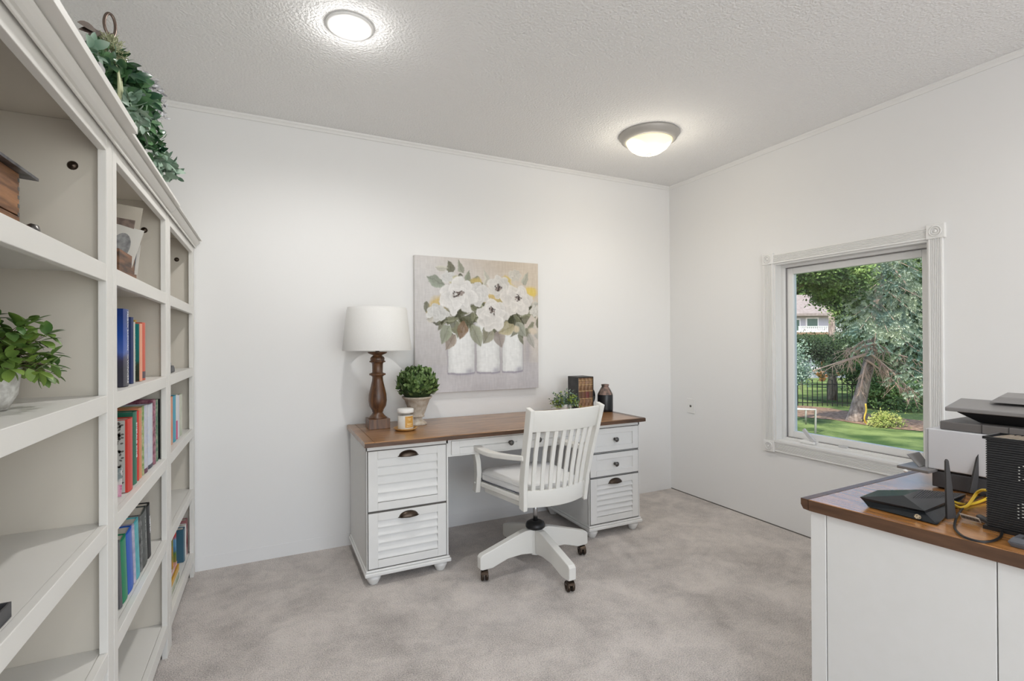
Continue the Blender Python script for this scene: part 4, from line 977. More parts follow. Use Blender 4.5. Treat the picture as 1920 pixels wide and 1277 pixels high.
    # blossoms: overlapping ruffled petals around a dark eye
    def rose(cx_, cy_, R, eye=True, tone=(.77, .76, .74), seed=0, ex=None):
        q = random.Random(seed); ax_, ay_ = ex or (cx_, cy_)
        for ring, (rad, n, pr_) in enumerate(((.60, 7, .56), (.40, 6, .46), (.20, 5, .36))):
            for k in range(n):
                a = 2*PI*k/n+q.uniform(-.2, .2); m_, u, v = ell(cx_+(ax_-cx_)*ring/2+math.cos(a)*R*rad, cy_+(ay_-cy_)*ring/2+math.sin(a)*R*rad*.82, R*pr_, R*pr_*.70, a+q.uniform(-.4, .4), .13)
                rim = np.clip(np.sqrt(u*u+v*v), 0, 1); d_ = (np.cos(a)*(X-cx_)+np.sin(a)*(Y-cy_))/R
                shade_ = .86+.14*rim**3+.05*np.clip(v, -1, 1)+(nz(50, seed+k)-.5)*.05+q.uniform(-.07, .03); mm = m_[..., None]
                img_ = np.stack([tone[i]*shade_ for i in range(3)], -1); globals_ = None
                nonlocal img
                img = img*(1-mm*.95)+img_*mm*.95
                edge = np.exp(-((np.sqrt(u*u+v*v)-1.0)/.05)**2)*(q.random() < .5); blend(edge, (.52, .50, .49), .28)
        if eye:
            for k in range(46):
                m_, _, _ = ell(ax_+q.gauss(0, R*.10), ay_+q.gauss(0, R*.09), .005, .007, q.uniform(0, 3), .6); blend(m_, q.choice([(.06,.05,.05), (.12,.10,.09), (.35,.30,.28)]), .85)
    for (x_, y_, r_, c_) in ((.17, .655, .05, (.60,.46,.20)), (.93, .775, .045, (.72,.56,.18)), (.72, .85, .035, (.62,.50,.20)), (.47, .84, .03, (.55,.44,.20))):
        m_, _, _ = ell(x_, y_, r_*1.3, r_, soft=.6); blend(m_, c_, .9)
    rose(.16, .59, .075, False, (.68,.68,.67), 21); rose(.25, .86, .05, False, (.70,.70,.69), 22); rose(.49, .74, .085, False, (.73,.72,.71), 23)
    rose(.655, .80, .085, True, (.73,.71,.68), 24, ex=(.645, .80)) ; rose(.80, .90, .05, False, (.66,.63,.57), 25); rose(.97, .62, .05, False, (.68,.66,.62), 26)
    rose(.33, .715, .135, True, (.79,.78,.77), 1, ex=(.335, .725)); rose(.80, .69, .130, True, (.77,.74,.71), 2, ex=(.815, .715)); rose(.60, .575, .125, True, (.78,.76,.74), 3, ex=(.60, .60))
    def fbm(seed, sc_): return nz(sc_, seed)*.55+nz(sc_*2, seed+1)*.3+nz(sc_*5, seed+2)*.15-.5
    def nz2(sx, sy, seed):
        r = np.random.RandomState(seed); g = r.rand(sy+2, sx+2); fx = X*sx; fy = Y*sy; ix = fx.astype(int); iy = fy.astype(int); tx = fx-ix; ty = fy-iy
        return (g[iy, ix]*(1-tx)+g[iy, ix+1]*tx)*(1-ty)+(g[iy+1, ix]*(1-tx)+g[iy+1, ix+1]*tx)*ty
    amp = np.clip((Y-.36)*6, .12, 1)
    wx = X+fbm(31, 14)*.050*amp; wy = Y+fbm(41, 14)*.050*amp
    jx = np.clip((wx*(N-1)), 0, N-1).astype(int); jy = np.clip(((1-wy)*(N-1)), 0, N-1).astype(int)
    img = img[jy, jx]
    lum = img.mean(-1, keepdims=True)
    brush = (nz2(170, 26, 51)-.5)*.05+(nz2(40, 160, 52)-.5)*.03
    img += brush[..., None]*(.6+lum)
    img = (img-.5)*1.10+.5
    return np.clip(img, 0, 1), N
img, N = paint()
px0, px1, pz0, pz1, pyf = .872, 1.810, .938, 1.866, BY-.036
o = thing('canvas_painting', 'canvas painting of white flowers in three white jars above the desk', 'painting', ((px0+px1)/2, BY, (pz0+pz1)/2))
MB().box(px0, px1, pyf+.0006, BY-.003, pz0, pz1).build('stretched_canvas', mat('canvas_side', (.66,.64,.62), .85), o, world=True, bevel=.002)
gv = []; 
for j_ in range(N):
    for i_ in range(N): gv.append((px0+.001+(px1-px0-.002)*i_/(N-1), pyf, pz1-.001-(pz1-pz0-.002)*j_/(N-1)))
gf = [(j_*N+i_, (j_+1)*N+i_, (j_+1)*N+i_+1, j_*N+i_+1) for j_ in range(N-1) for i_ in range(N-1)]
pm = MB(); pm.v = gv; pm.f = gf; pm.sm = [False]*len(gf); pm.col = True
po = pm.build('painted_face', vcol_mat('painted_canvas', .75), o, world=True)
ca_ = po.data.color_attributes.new('paint', 'FLOAT_COLOR', 'POINT')
ca_.data.foreach_set('color', np.concatenate([img.reshape(-1, 3), np.ones((N*N, 1))], 1).astype(np.float32).ravel())

# ------------------------------------------------------------------ swivel chair
ch = thing('swivel_chair', 'white wooden swivel desk chair with slatted back and white cushion', 'chair', (1.365, 2.51, 0), math.radians(4.3))
K = lambda n, mb, m=m_chair, bv=.004, par=None: mb.build(n, m, par or ch, bevel=bv)
# local frame: +y towards the desk. back posts
yb0, yt0 = -.170, -.290
bp0, bp1 = .197, .226
post_prof = [(.40, 0), (.44, -.004), (.55, -.016), (.70, -.052), (.82, -.088), (.945, -.122)]
for sgn in (-1, 1):
    pts = [(.012+sgn*(bp0+(bp1-bp0)*(z_-.40)/.545), yb0+dy, z_) for z_, dy in post_prof]
    mb = MB(); mb.sweep(pts, .024, .050, side=(1, 0, 0)); K('back_post', mb)
def bow(z_, dz, dep, n=14, thick=.020, yoff=0):
    """curved rail bowing backwards at height z_..z_+dz following the lean"""
    mb = MB(); vs_ = []
    def lean(zz):
        for (a, da), (b_, db) in zip(post_prof, post_prof[1:]):
            if a <= zz <= b_: return yb0+da+(db-da)*(zz-a)/(b_-a)
        return yb0+post_prof[-1][1] if zz > .9 else yb0
    for i in range(n+1):
        s_ = -1+2*i/n
        for (zz, of) in ((z_, -thick/2), (z_, thick/2), (z_+dz, thick/2), (z_+dz, -thick/2)):
            hw = bp0+(bp1-bp0)*(zz-.40)/.545-.010
            vs_.append((.012+s_*hw, lean(zz)-dep*(1-s_*s_)+of+yoff, zz))
    fs = [(0,1,2,3), (n*4, n*4+3, n*4+2, n*4+1)]
    for i in range(n):
        for k in range(4): fs.append((i*4+k, i*4+(k+1) % 4, (i+1)*4+(k+1) % 4, (i+1)*4+k))
    mb.add(vs_, fs, True); return mb, lean
mb, lean = bow(.822, .112, .040); o_ = K('crest_rail', mb, m_chair, .003)
mb, lean = bow(.412, .092, .050); K('lower_rail', mb, m_chair, .003)
for i in range(8):
    s_ = -1+2*(i+.75)/8.5; s_ = (-.80+1.62*i/7)
    pts = []
    for zz in (.500, .60, .71, .825):
        hw = bp0+(bp1-bp0)*(zz-.40)/.545-.010; tq = (zz-.50)/.325; dep = .050*(1-tq)+.040*tq
        pts.append((.012+s_*hw, lean(zz)-dep*(1-s_*s_), zz))
    mb = MB().sweep(pts, .024, .010, side=(1, 0, 0)); K('back_slat', mb, m_chair, .002)
# seat board
def rrect(w0, w1, y0, y1, r, n=6):
    pts = []
    for (cx_, cy_, a0) in ((w1-r, y1-r, 0), (-w1+r, y1-r, PI/2), (-w0+r, y0+r, PI), (w0-r, y0+r, 3*PI/2)):
        for k in range(n+1):
            a = a0+PI/2*k/n; pts.append((.010+cx_+r*math.cos(a), cy_+r*math.sin(a)))
    return pts
seat = MB().prism(rrect(.200, .245, -.185, .285, .07), 2, .432, .462); K('seat_board', seat, m_chair, .006)
K('seat_apron', MB().prism(rrect(.185, .225, -.165, .262, .06), 2, .402, .432), m_chair, .003)
# cushion: puffy rounded slab
cu = MB(); n = 40; rr = rrect(.195, .240, -.165, .285, .085, 9); nn = len(rr); lay = [(.90, .463), (.985, .468), (1.0, .480), (1.0, .500), (.985, .515), (.93, .524), (.6, .530), (.25, .526)]
vs_ = [];
cx0, cy0 = .01, .06
for f_, z_ in lay:
    for (x_, y_) in rr: vs_.append((cx0+(x_-cx0)*f_, cy0+(y_-cy0)*f_, z_+.0025*math.sin(9*x_+14*y_)))
fs = []
for l_ in range(len(lay)-1):
    for k in range(nn): fs.append((l_*nn+k, l_*nn+(k+1) % nn, (l_+1)*nn+(k+1) % nn, (l_+1)*nn+k))
fs.append(tuple(range((len(lay)-1)*nn, len(lay)*nn))); fs.append(tuple(range(nn))[::-1])
cu.add(vs_, fs, True); cush = K('seat_cushion', cu, m_cushion, 0)
for zz in (.474, .512):
    K('piping', MB().tube([(cx0+(x_-cx0)*1.006, cy0+(y_-cy0)*1.006, zz) for x_, y_ in rr]+[(cx0+(rr[0][0]-cx0)*1.006, cy0+(rr[0][1]-cy0)*1.006, zz)], .0022, 6), m_piping if zz < .5 else m_cushion, 0, cush)
# arms and their front posts
for sgn in (-1, 1):
    ox = .010
    pts = []
    for t_ in [k/10 for k in range(11)]:
        y_ = -.215+t_*.505; x_ = .216+.062*math.sin(t_*PI*.62)**1.0+.0*t_; z_ = .682-.022*math.sin(t_*PI*.75)+.040*max(0, t_-.55)**1.2
        pts.append((ox+sgn*x_, y_, z_))
    mb = MB().sweep(pts, [.024, .028, .034, .040, .046, .050, .052, .052, .050, .046, .038], [.026]*11, side=(1, 0, 0)); K('armrest', mb, m_chair, .005)
    fp = [(ox+sgn*.275, .262, .690), (ox+sgn*.272, .245, .640), (ox+sgn*.262, .236, .580), (ox+sgn*.256, .240, .510), (ox+sgn*.256, .250, .450), (ox+sgn*.258, .258, .400)]
    mb = MB().sweep(fp, [.030]*6, [.050, .046, .044, .044, .046, .046], side=(1, 0, 0)); fpo = K('arm_post', mb, m_chair, .004)
    plug = MB()
    for (y_, z_) in ((.235, .462), (.265, .455)): plug.lathe([(.008, 0), (.008, .003), (0, .005)], seg=12); 
    pl = MB().sphere((ox+sgn*.2725, .250, .455), .007, 10, 6, (.5, 1, 1)); K('screw_plug', pl, m_chair, 0, fpo)
# mechanism, gas column and boot
K('seat_plate', MB().box(-.07, .07, -.09, .09, .390, .402), m_black, .002)
K('gas_column', MB().lathe([(.013, .24), (.013, .395)], seg=24), m_steel, 0)
K('column_boot', MB().lathe([(.020, .262), (.032, .262), (.050, .252), (.056, .238), (.056, .228), (.044, .218), (0, .216)], seg=36), m_black, 0)
# four legged wooden base, turned slightly against the seat
K('hub', MB().prism([(.034*math.cos(PI/8+2*PI*k/8), .034*math.sin(PI/8+2*PI*k/8)) for k in range(8)], 2, .075, .222), m_chair, .002)
for k in range(4):
    a = k*PI/2-math.radians(1.0)
    prof = [(.030, .085), (.105, .094), (.190, .090), (.255, .070), (.285, .060), (.345, .060), (.358, .066), (.358, .128), (.345, .140), (.110, .212), (.075, .220), (.030, .220)]
    leg = MB().prism([(p[0], p[1]) for p in prof], 1, -.021, .021)
    R_a = Matrix.Rotation(a, 4, 'Z')
    leg.v = [tuple(R_a @ Vector(p)) for p in leg.v]; lo = K('base_leg', leg, m_chair, .004)
    c0 = R_a @ Vector((.325, 0, 0))
    # caster: stem, hood and twin wheels
    st_ = MB(); st_.lathe([(.005, .045), (.005, .062)], (c0.x, c0.y, 0), 10)
    ang = math.radians([72, 60, 66, 78][k]); dx, dy = math.cos(ang), math.sin(ang); sx_, sy_ = -dy, dx
    for wv in (-.012, .012):
        wheel = MB(); n = 20; cc = Vector((c0.x-dx*.010, c0.y-dy*.010, .0255)); vs_ = []
        for q in range(n):
            b_ = 2*PI*q/n
            for (rr_, off) in ((.010, -.008), (.022, -.008), (.0250, -.004), (.0250, .004), (.022, .008), (.010, .008)):
                p = cc+Vector((dx*rr_*math.cos(b_), dy*rr_*math.cos(b_), rr_*math.sin(b_)))+Vector((sx_, sy_, 0))*(wv+off); vs_.append(p)
        fs = [(q*6+i, ((q+1) % n)*6+i, ((q+1) % n)*6+(i+1) % 6, q*6+(i+1) % 6) for q in range(n) for i in range(6)]
        st_.add(vs_, fs, True)
    hd = []
    for q in range(9):
        b_ = -.2+PI*.9*q/8; hd.append(Vector((c0.x-dx*.010, c0.y-dy*.010, .0255))+Vector((dx*.029*math.cos(b_), dy*.029*math.cos(b_), .029*math.sin(b_))))
    st_.sweep(hd, .036, .004, side=(sx_, sy_, 0))
    K('caster', st_, m_bronze, 0, lo)

# ------------------------------------------------------------------ printer desk in the right foreground
A = Vector((1.569, 1.061, 0)); e1 = Vector((math.sin(math.radians(6.4)), -math.cos(math.radians(6.4)), 0)); e2 = Vector((math.cos(math.radians(1.6)), math.sin(math.radians(1.6)), 0))
CT = .765; W2 = .95; L1 = 1.45
def q4(a0, a1, b0, b1, z_): return [tuple(A+e1*a+e2*b+Vector((0, 0, z_))) for a, b in ((a0, b0), (a1, b0), (a1, b1), (a0, b1))]
def qbox(mb, a0, a1, b0, b1, z0, z1): return mb.hexa(q4(a0, a1, b0, b1, z0), q4(a0, a1, b0, b1, z1))
wd = thing('printer_desk', 'second white desk with wood top in the right foreground, seen from its back', 'desk', tuple(A+Vector((.4, -.6, 0))))
WP = lambda n, mb, m=m_white, bv=.0015: mb.build(n, m, wd, world=True, bevel=bv)
mb = MB(); qbox(mb, .0245, L1, 0, W2, CT-.036, CT); WP('worktop', mb, m_topY, .0015)
mb = MB()
cs = [(0, CT), (0, CT-.020), (.008, CT-.034), (.0235, CT-.036), (.0235, CT)]
vs_ = [tuple(A+e1*a+Vector((0, 0, z_))) for a, z_ in cs]+[tuple(A+e1*a+e2*W2+Vector((0, 0, z_))) for a, z_ in cs]
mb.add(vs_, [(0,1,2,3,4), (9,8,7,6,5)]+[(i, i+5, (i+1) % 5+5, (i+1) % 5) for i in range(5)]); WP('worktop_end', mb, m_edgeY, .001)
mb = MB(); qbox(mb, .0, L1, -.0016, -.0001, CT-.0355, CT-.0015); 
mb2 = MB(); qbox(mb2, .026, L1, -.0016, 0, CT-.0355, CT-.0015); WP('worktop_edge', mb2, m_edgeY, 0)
bd0 = .012
mb = MB(); qbox(mb, .024, .0700, bd0, bd0+.02, .0, CT-.036); WP('corner_post', mb)
mb = MB(); qbox(mb, .0725, .4700, bd0+.001, bd0+.02, .05, CT-.036); WP('back_panel', mb)
mb = MB(); qbox(mb, .4725, .9, bd0+.001, bd0+.02, .05, CT-.036); WP('back_panel', mb)
mb = MB(); qbox(mb, .9025, L1-.04, bd0+.001, bd0+.02, .05, CT-.036); WP('back_panel', mb)
mb = MB(); qbox(mb, .0255, L1-.04, bd0+.022, bd0+.026, .05, CT-.037); WP('gap_backing', mb, m_gap, 0)
mb = MB(); qbox(mb, .024, .042, bd0+.026, W2-.03, .0, CT-.036); WP('side_panel', mb)
mb = MB(); qbox(mb, L1-.06, L1-.042, bd0+.026, W2-.03, .0, CT-.036); WP('side_panel', mb)

# printer: its side faces the camera
P0 = Vector((2.080, .942, CT))
def pq(a0, a1, b0, b1, z_, aa=None): return [tuple(P0+e1*a+e2*b+Vector((0, 0, z_))) for a, b in ((a0, b0), (a1, b0), (a1, b1), (a0, b1))]
def pbox(mb, a0, a1, b0, b1, z0, z1): return mb.hexa(pq(a0, a1, b0, b1, z0), pq(a0, a1, b0, b1, z1))
pr_ = thing('printer', 'white and grey multifunction printer with raised document feeder on the printer desk', 'printer', tuple(P0+e1*.25+e2*.18))
PP = lambda n, mb, m, bv=.003, par=None: mb.build(n, m, par or pr_, world=True, bevel=bv)
mb = MB(); pbox(mb, .012, .48, .008, .36, .004, .058); PP('base', mb, m_dgrey)
mb = MB(); 
for a in (.03, .44):
    for b_ in (.04, .32): mb.lathe([(.012, 0), (.012, .005)], tuple(P0+e1*a+e2*b_), 12)
PP('rubber_foot', mb, m_black, 0)
mb = MB(); pbox(mb, .004, .49, 0, .37, .066, .206); PP('side_panel', mb, m_offwhite, .004)
mb = MB(); pbox(mb, -.006, .0035, .004, .37, .060, .204); PP('front_panel', mb, m_lgrey, .003)
mb = MB(); pbox(mb, .02, .47, .012, .36, .058, .068); PP('shadow_gap', mb, m_black, 0)
mb = MB(); pbox(mb, .035, .49, .006, .355, .206, .236); dck = PP('scanner_deck', mb, mat('warm_grey_plastic', (.15,.14,.135), .45), .004)
mb = MB(); pbox(mb, .145, .146, .0045, .3, .207, .2355); pbox(mb, .21, .211, .0045, .3, .207, .2355); PP('deck_seam', mb, m_black, 0, dck)
# feeder lid, hinged behind and resting open
lid = MB(); zz0 = .272
lid.hexa([tuple(P0+e1*a+e2*b_+Vector((0, 0, z_))) for a, b_, z_ in ((.052, .0, .272), (.50, .0, .272), (.50, .20, .290), (.022, .20, .290))],
         [tuple(P0+e1*a+e2*b_+Vector((0, 0, z_))) for a, b_, z_ in ((.052, .0, .286), (.50, .0, .286), (.50, .20, .302), (.022, .20, .302))])
lidm = mat('lid_grey_plastic', (.24,.23,.225), .38)
PP('feeder_lid', lid, lidm, .003)
wdg = MB(); wdg.hexa([tuple(P0+e1*a+e2*b_+Vector((0, 0, z_))) for a, b_, z_ in ((.125, .05, .237), (.50, .05, .237), (.50, .24, .237), (.125, .24, .237))],
         [tuple(P0+e1*a+e2*b_+Vector((0, 0, z_))) for a, b_, z_ in ((.078, .012, .271), (.50, .012, .271), (.50, .24, .285), (.078, .24, .285))])
PP('feeder_body', wdg, m_black, .002)
tp_ = MB(); tp_.hexa([tuple(P0+e1*a+e2*b_+Vector((0, 0, z_))) for a, b_, z_ in ((.13, .10, .3025), (.50, .10, .3025), (.50, .30, .312), (.10, .30, .312))],
         [tuple(P0+e1*a+e2*b_+Vector((0, 0, z_))) for a, b_, z_ in ((.15, .12, .322), (.50, .12, .322), (.50, .29, .326), (.12, .29, .326))])
PP('paper_guide', tp_, lidm, .004)
# output tray with its stop, reaching toward the window
tz = .066
tr0 = at(1681, 872, 2, CT+tz); tr1 = at(1738, 883, 2, CT+tz)
td = (tr0-tr1); td.z = 0; Lt = td.length; td.normalize(); tn = Vector((-td.y, td.x, 0)); 
if tn.x < 0: tn = -tn
tn = e2.copy()
tr1 = tr1-td*.004; Lt += .004
tmb = MB(); tmb.hexa([tuple(tr1+v_) for v_ in (Vector((0,0,-.010)), td*Lt+Vector((0,0,-.010)), td*Lt+tn*.16+Vector((0,0,-.010)), tn*.16+Vector((0,0,-.010)))],
         [tuple(tr1+v_) for v_ in (Vector((0,0,0)), td*Lt, td*Lt+tn*.16, tn*.16)])
tray = PP('output_tray', tmb, m_mgrey, .002)
sp_ = MB(); b0_ = tr1+td*(Lt-.055)+tn*.035
sp_.hexa([tuple(b0_+v_) for v_ in (Vector((0,0,.001)), td*.004+Vector((0,0,.001)), td*.004+tn*.07+Vector((0,0,.001)), tn*.07+Vector((0,0,.001)))],
         [tuple(b0_+v_) for v_ in (td*.036+Vector((0,0,.038)), td*.040+Vector((0,0,.038)), td*.040+tn*.085+Vector((0,0,.038)), td*.036+tn*.085+Vector((0,0,.038)))])
PP('paper_stop', sp_, m_mgrey, .001, tray)
PP('tray_tab', MB().sphere(tuple(tr1+td*(Lt-.028)+Vector((0, 0, -.014))), .008, 12, 8, (1, 1, .7)), m_trim, 0, tray)

# cable modem: black finned tower
m0 = at(1844, 991, 2, CT); MB_ = Vector((m0.x, m0.y, CT))
mo_ = thing('cable_modem', 'tall black finned modem tower at the right edge', 'modem', tuple(MB_+e1*.1+e2*.05))
def mq(mb, a0, a1, b0, b1, z0, z1):
    f = lambda z_: [tuple(MB_+e1*a+e2*b_+Vector((0, 0, z_))) for a, b_ in ((a0, b0), (a1, b0), (a1, b1), (a0, b1))]
    return mb.hexa(f(z0), f(z1))
mb = MB(); mq(mb, .006, .20, .006, .10, .0, .248); mb.build('core', mat('vented_black_shell', (.006,.006,.007), .6), mo_, world=True)
mb = MB()
for k in range(38):
    z_ = .012+k*.0062; mq(mb, .0045, .2015, .0035, .1015, z_, z_+.0030)
mb.build('cooling_fin', mat('fin_black', (.030,.030,.032), .35), mo_, world=True)
mb = MB(); mq(mb, -.001, .207, -.001, .105, .0, .010); mb.build('foot_band', m_black, mo_, world=True)
mb = MB(); mt = mat('vent_slat_brown', (.30,.24,.18), .5)
for k in range(14):
    a = .014+k*.0135
    f = lambda z_, a_: [tuple(MB_+e1*(x_)+e2*y_+Vector((0, 0, z_))) for x_, y_ in ((a_, .006), (a_+.007, .006), (a_+.007+.012, .098), (a_+.012, .098))]
    mb.hexa(f(.248, a), f(.2515, a))
mb.build('top_vent', mt, mo_, world=True)
mb = MB(); mq(mb, -.001, .207, -.001, .004, .246, .253); mq(mb, -.001, .004, -.001, .105, .246, .253); mq(mb, -.001, .207, .101, .105, .246, .253); mb.build('top_rim', m_black, mo_, world=True)
ht = MB()
for (ca1, cz1, rows) in ((.088, .165, 5), (.086, .066, 5)):
    for i in range(rows):
        for j_ in range(5):
            if cz1 > .1 and 0 < i < 4 and 0 < j_ < 4: continue
            a = ca1+(i-2)*.0085; z_ = cz1+(j_-2)*.0085+(i % 2)*.004
            p = MB_+e1*a+Vector((0, 0, z_))-e2*.0008; ht.sphere(tuple(p), .0026, 8, 5, (.9, .9, .6))
ht.build('perforation', mat('pale_grille_hole', (.55,.55,.52), .4, .6), mo_, world=True)  # pale metallic dots for the perforations

# router: faceted low wedge with antennas
def W(u, v, z_): 
    p = at(u, v, 2, CT+z_); return Vector(p)
ro = thing('router', 'black faceted wireless router with upright antennas on the printer desk', 'router', tuple(W(1700, 955, 0)))
A_ = W(1612, 932, .026); Bf = W(1733, 958, .030); Br = W(1757, 984, .004); Cc = W(1812, 926, .034); Dd = W(1646, 919, .028)
Ab = W(1620, 940, .014); Al = W(1628, 950, .002)
R1 = W(1694, 929, .046); R2 = W(1726, 918, .046)
bl = [W(1628, 950, .003), W(1757, 984, .003), W(1808, 940, .003), W(1655, 925, .003)]
md = [W(1618, 938, .018), W(1735, 962, .022), W(1812, 928, .022), W(1646, 920, .020)]
rb_ = MB()
vs_ = [tuple(p) for p in bl+md+[A_, Bf, Cc, Dd, R1, R2]]
rb_.add(vs_, [(3,2,1,0), (0,1,5,4), (1,2,6,5), (2,3,7,6), (3,0,4,7), (4,5,9,8), (5,6,10,9), (6,7,11,10), (7,4,8,11), (8,9,12), (9,10,13,12), (10,11,13), (11,8,12,13)])
rb_.build('body', mat('router_shell', (.013,.016,.019), .20), ro, world=True)
gr_ = MB()
for k in range(16):
    t_ = .06+k*.055
    p = R2.lerp(Cc, t_)+Vector((0, 0, .0012)); q = R1.lerp(Bf, .25).lerp(Bf.lerp(Cc, .75), t_)+Vector((0, 0, .0016)); gr_.sweep([tuple(p), tuple(p.lerp(q, .85))], .0007, .0005)
gr_.build('vent_grille', mat('grille_grey', (.07,.06,.06), .4), ro, world=True)
ft = MB()
for u, v in ((1634, 948), (1740, 974), (1795, 940)): p = W(u, v, 0); ft.lathe([(.008, 0), (.008, .004)], (p.x, p.y, CT), 12)
ft.build('rubber_foot', m_black, ro, world=True)
bdg = MB(); nb = (Bf-A_).cross(Vector((0, 0, 1))).normalized(); pc_ = W(1727, 966, .012)
dv = (Bf-A_).normalized(); n = 18
if (CAM-pc_).dot(nb) < 0: nb = -nb
for R_q, off in ((.0085, .010), ):
    bdg.add([tuple(pc_+nb*off*2.3+dv*R_q*math.cos(2*PI*k/n)+Vector((0, 0, 1))*R_q*.8*math.sin(2*PI*k/n)) for k in range(n)], [tuple(range(n))])
bdg.build('round_badge', mat('cream_badge', (.70,.62,.45), .4, noise=(300, (.15,.12,.08), 2, .1)), ro, world=True)
def antenna(ub, vb, ut, vt, wb_, wt_):
    p = W(ub, vb, .010); dpt = (p-CAM).dot(fw); t_ = dist(ut, vt, dpt); s_ = Vector((rt2.x, rt2.y, 0)).normalized()
    k = dpt/F_PX; mb = MB(); mb.sweep([tuple(p), tuple(p.lerp(t_, .5)), tuple(p.lerp(t_, .97)), tuple(t_)], [wb_*k, (wb_*.55+wt_*.45)*k, wt_*k, wt_*.35*k], [.008, .007, .006, .005], side=tuple(s_))
    mb.build('antenna', mat('antenna_grey', (.035,.032,.032), .4), ro, world=True, bevel=.001)
antenna(1783, 972, 1774.5, 861, 17, 6); antenna(1823, 925, 1836.5, 846, 13, 5)
pt = MB()
for u in (1762, 1769, 1776): p = W(u, 955-(u-1762)*.4, .014); pt.box(p.x-.006, p.x+.006, p.y-.004, p.y+.004, CT+.008, CT+.020)
pt.build('port', m_dgrey, ro, world=True)

# cables
def wire(pts, n=8):
    P_ = [Vector(p) for p in pts]; out_ = []
    P_ = [P_[0]*2-P_[1]]+P_+[P_[-1]*2-P_[-2]]
    for i in range(1, len(P_)-2):
        for k in range(n):
            t_ = k/n; a, b_, c_, d_ = P_[i-1:i+3]
            out_.append(.5*((2*b_)+(c_-a)*t_+(2*a-5*b_+4*c_-d_)*t_*t_+(3*b_-a-3*c_+d_)*t_**3))
    out_.append(P_[-2]); return out_
m_yel = mat('yellow_cable', (.72,.48,.03), .45)
o = tag(MB().tube(wire([W(1786, 940, .022), W(1797, 944, .016), W(1812, 946, .006), W(1830, 943, .005), W(1848, 936, .008), W(1858, 930, .012)]), .0042, 8).build('network_cable', m_yel), 'yellow network cable lying low from router to modem', 'cable', 'yellow network cables')
o = tag(MB().tube(wire([W(1787, 946, .026), W(1800, 952, .016), W(1814, 948, .016), W(1824, 935, .032), W(1832, 924, .05), W(1842, 919, .066), W(1852, 920, .075)]), .0042, 8).build('network_cable', m_yel), 'yellow network cable arching up behind the modem', 'cable', 'yellow network cables')
pcb = thing('power_cable', 'black looped power cable with a white tag lying on the printer desk', 'cable', tuple(W(1835, 990, 0)))
MB().tube(wire([W(1866, 925, .018), W(1850, 927, .014), W(1832, 934, .012), W(1810, 948, .014), W(1795, 968, .010), W(1790, 988, .005), W(1800, 1002, .004), W(1822, 1012, .004), W(1848, 1016, .004), W(1868, 1012, .004), W(1878, 1003, .004), W(1876, 993, .004), W(1866, 984, .005), W(1856, 979, .006)]), .0031, 8).build('cord', m_black, pcb, world=True)
MB().tube([W(1862, 982, .008), W(1838, 970, .010), W(1834, 968, .010)], [.006, .0085, .0055], 12).build('plug', m_dgrey, pcb, world=True)
tg = MB(); a, b_ = W(1801, 967, .014), W(1838, 977, .014); tg.sweep([tuple(a), tuple(b_)], .0205, .0008, side=(-.55, -.35, .75)); to = tg.build('paper_tag', mat('white_tag', (.74,.70,.62), .6), pcb, world=True)
tb_ = MB(); dv = (b_-a); 
for k in range(22):
    t_ = .05+k*.042; sd = Vector((-.55, -.35, .75)); sd = (sd-dv.normalized()*sd.dot(dv.normalized())).normalized(); c_ = a+dv*t_+(sd.cross(dv.normalized())*(1 if sd.cross(dv.normalized()).dot(CAM-a) > 0 else -1))*.0008; w_ = (.0012, .0022, .0009, .0028)[k % 4]*.5
    dn = dv.normalized(); q = [c_-dn*w_-sd*.006, c_+dn*w_-sd*.006, c_+dn*w_+sd*.005, c_-dn*w_+sd*.005]; tb_.add([tuple(v_) for v_ in q], [(0,1,2,3)])
tb_.build('tag_print', m_gap, to).data.transform(root_matrix(to).inverted())

# grey handset at the corner
h0 = W(1888, 1024, .0); 
hs = thing('phone_handset', 'dark grey handset lying at the right edge of the printer desk', 'phone', tuple(h0))
f = lambda a0, a1, b0, b1, z_: [tuple(h0+e1*a+e2*b_+Vector((0, 0, z_))) for a, b_ in ((a0, b0), (a1, b0), (a1, b1), (a0, b1))]
mb = MB(); mb.hexa(f(.006, .16, .004, .05, .0), f(0, .166, 0, .056, .012)); mb.hexa(f(0, .166, 0, .056, .012), f(.008, .158, .008, .05, .024)); mb.build('shell', mat('slate_plastic', (.11,.115,.13), .3), hs, world=True, bevel=.002)
mb = MB(); mb.hexa(f(.022, .14, .012, .045, .0242), f(.024, .138, .014, .043, .0262)); mb.build('keypad', m_black, hs, world=True)

# ------------------------------------------------------------------ garden outside the window
GZ = -1.0
def gpt(u, v, z_=GZ): return Vector(at(u, v, 2, z_))
m_lawn = mat('lawn_grass', (.055,.10,.032), .95, noise=(1.1, (.22,.29,.10), 8, .13), bump=(14, .8, .06), spec=.1)  # grass mottle includes dappled light and shade put into the colour
lw_ = MB(); n = 30
lw_.add([(3.6, -30, GZ), (90, -30, GZ), (90, 80, GZ), (3.6, 80, GZ)], [(0,1,2,3)]); o = lw_.build('lawn', m_lawn); tag(o, 'green back lawn under the trees outside the window', 'lawn', kind='structure')
c0 = gpt(1600, 792)
mu = MB(); n = 40
mu.add([(c0.x+.9+(1.15+rnd.uniform(-.25, .25))*math.cos(2*PI*k/n), c0.y+1.2+(5+rnd.uniform(-.5, .5))*math.sin(2*PI*k/n), GZ+.012) for k in range(n)], [tuple(range(n))])
tag(mu.build('mulch_bed', mat('leaf_mulch', (.14,.085,.05), 1, noise=(9, (.36,.24,.16), 6, .14), bump=(12, .8, .05))), 'brown leaf mulch bed around the spruce trunk', 'mulch', kind='structure')

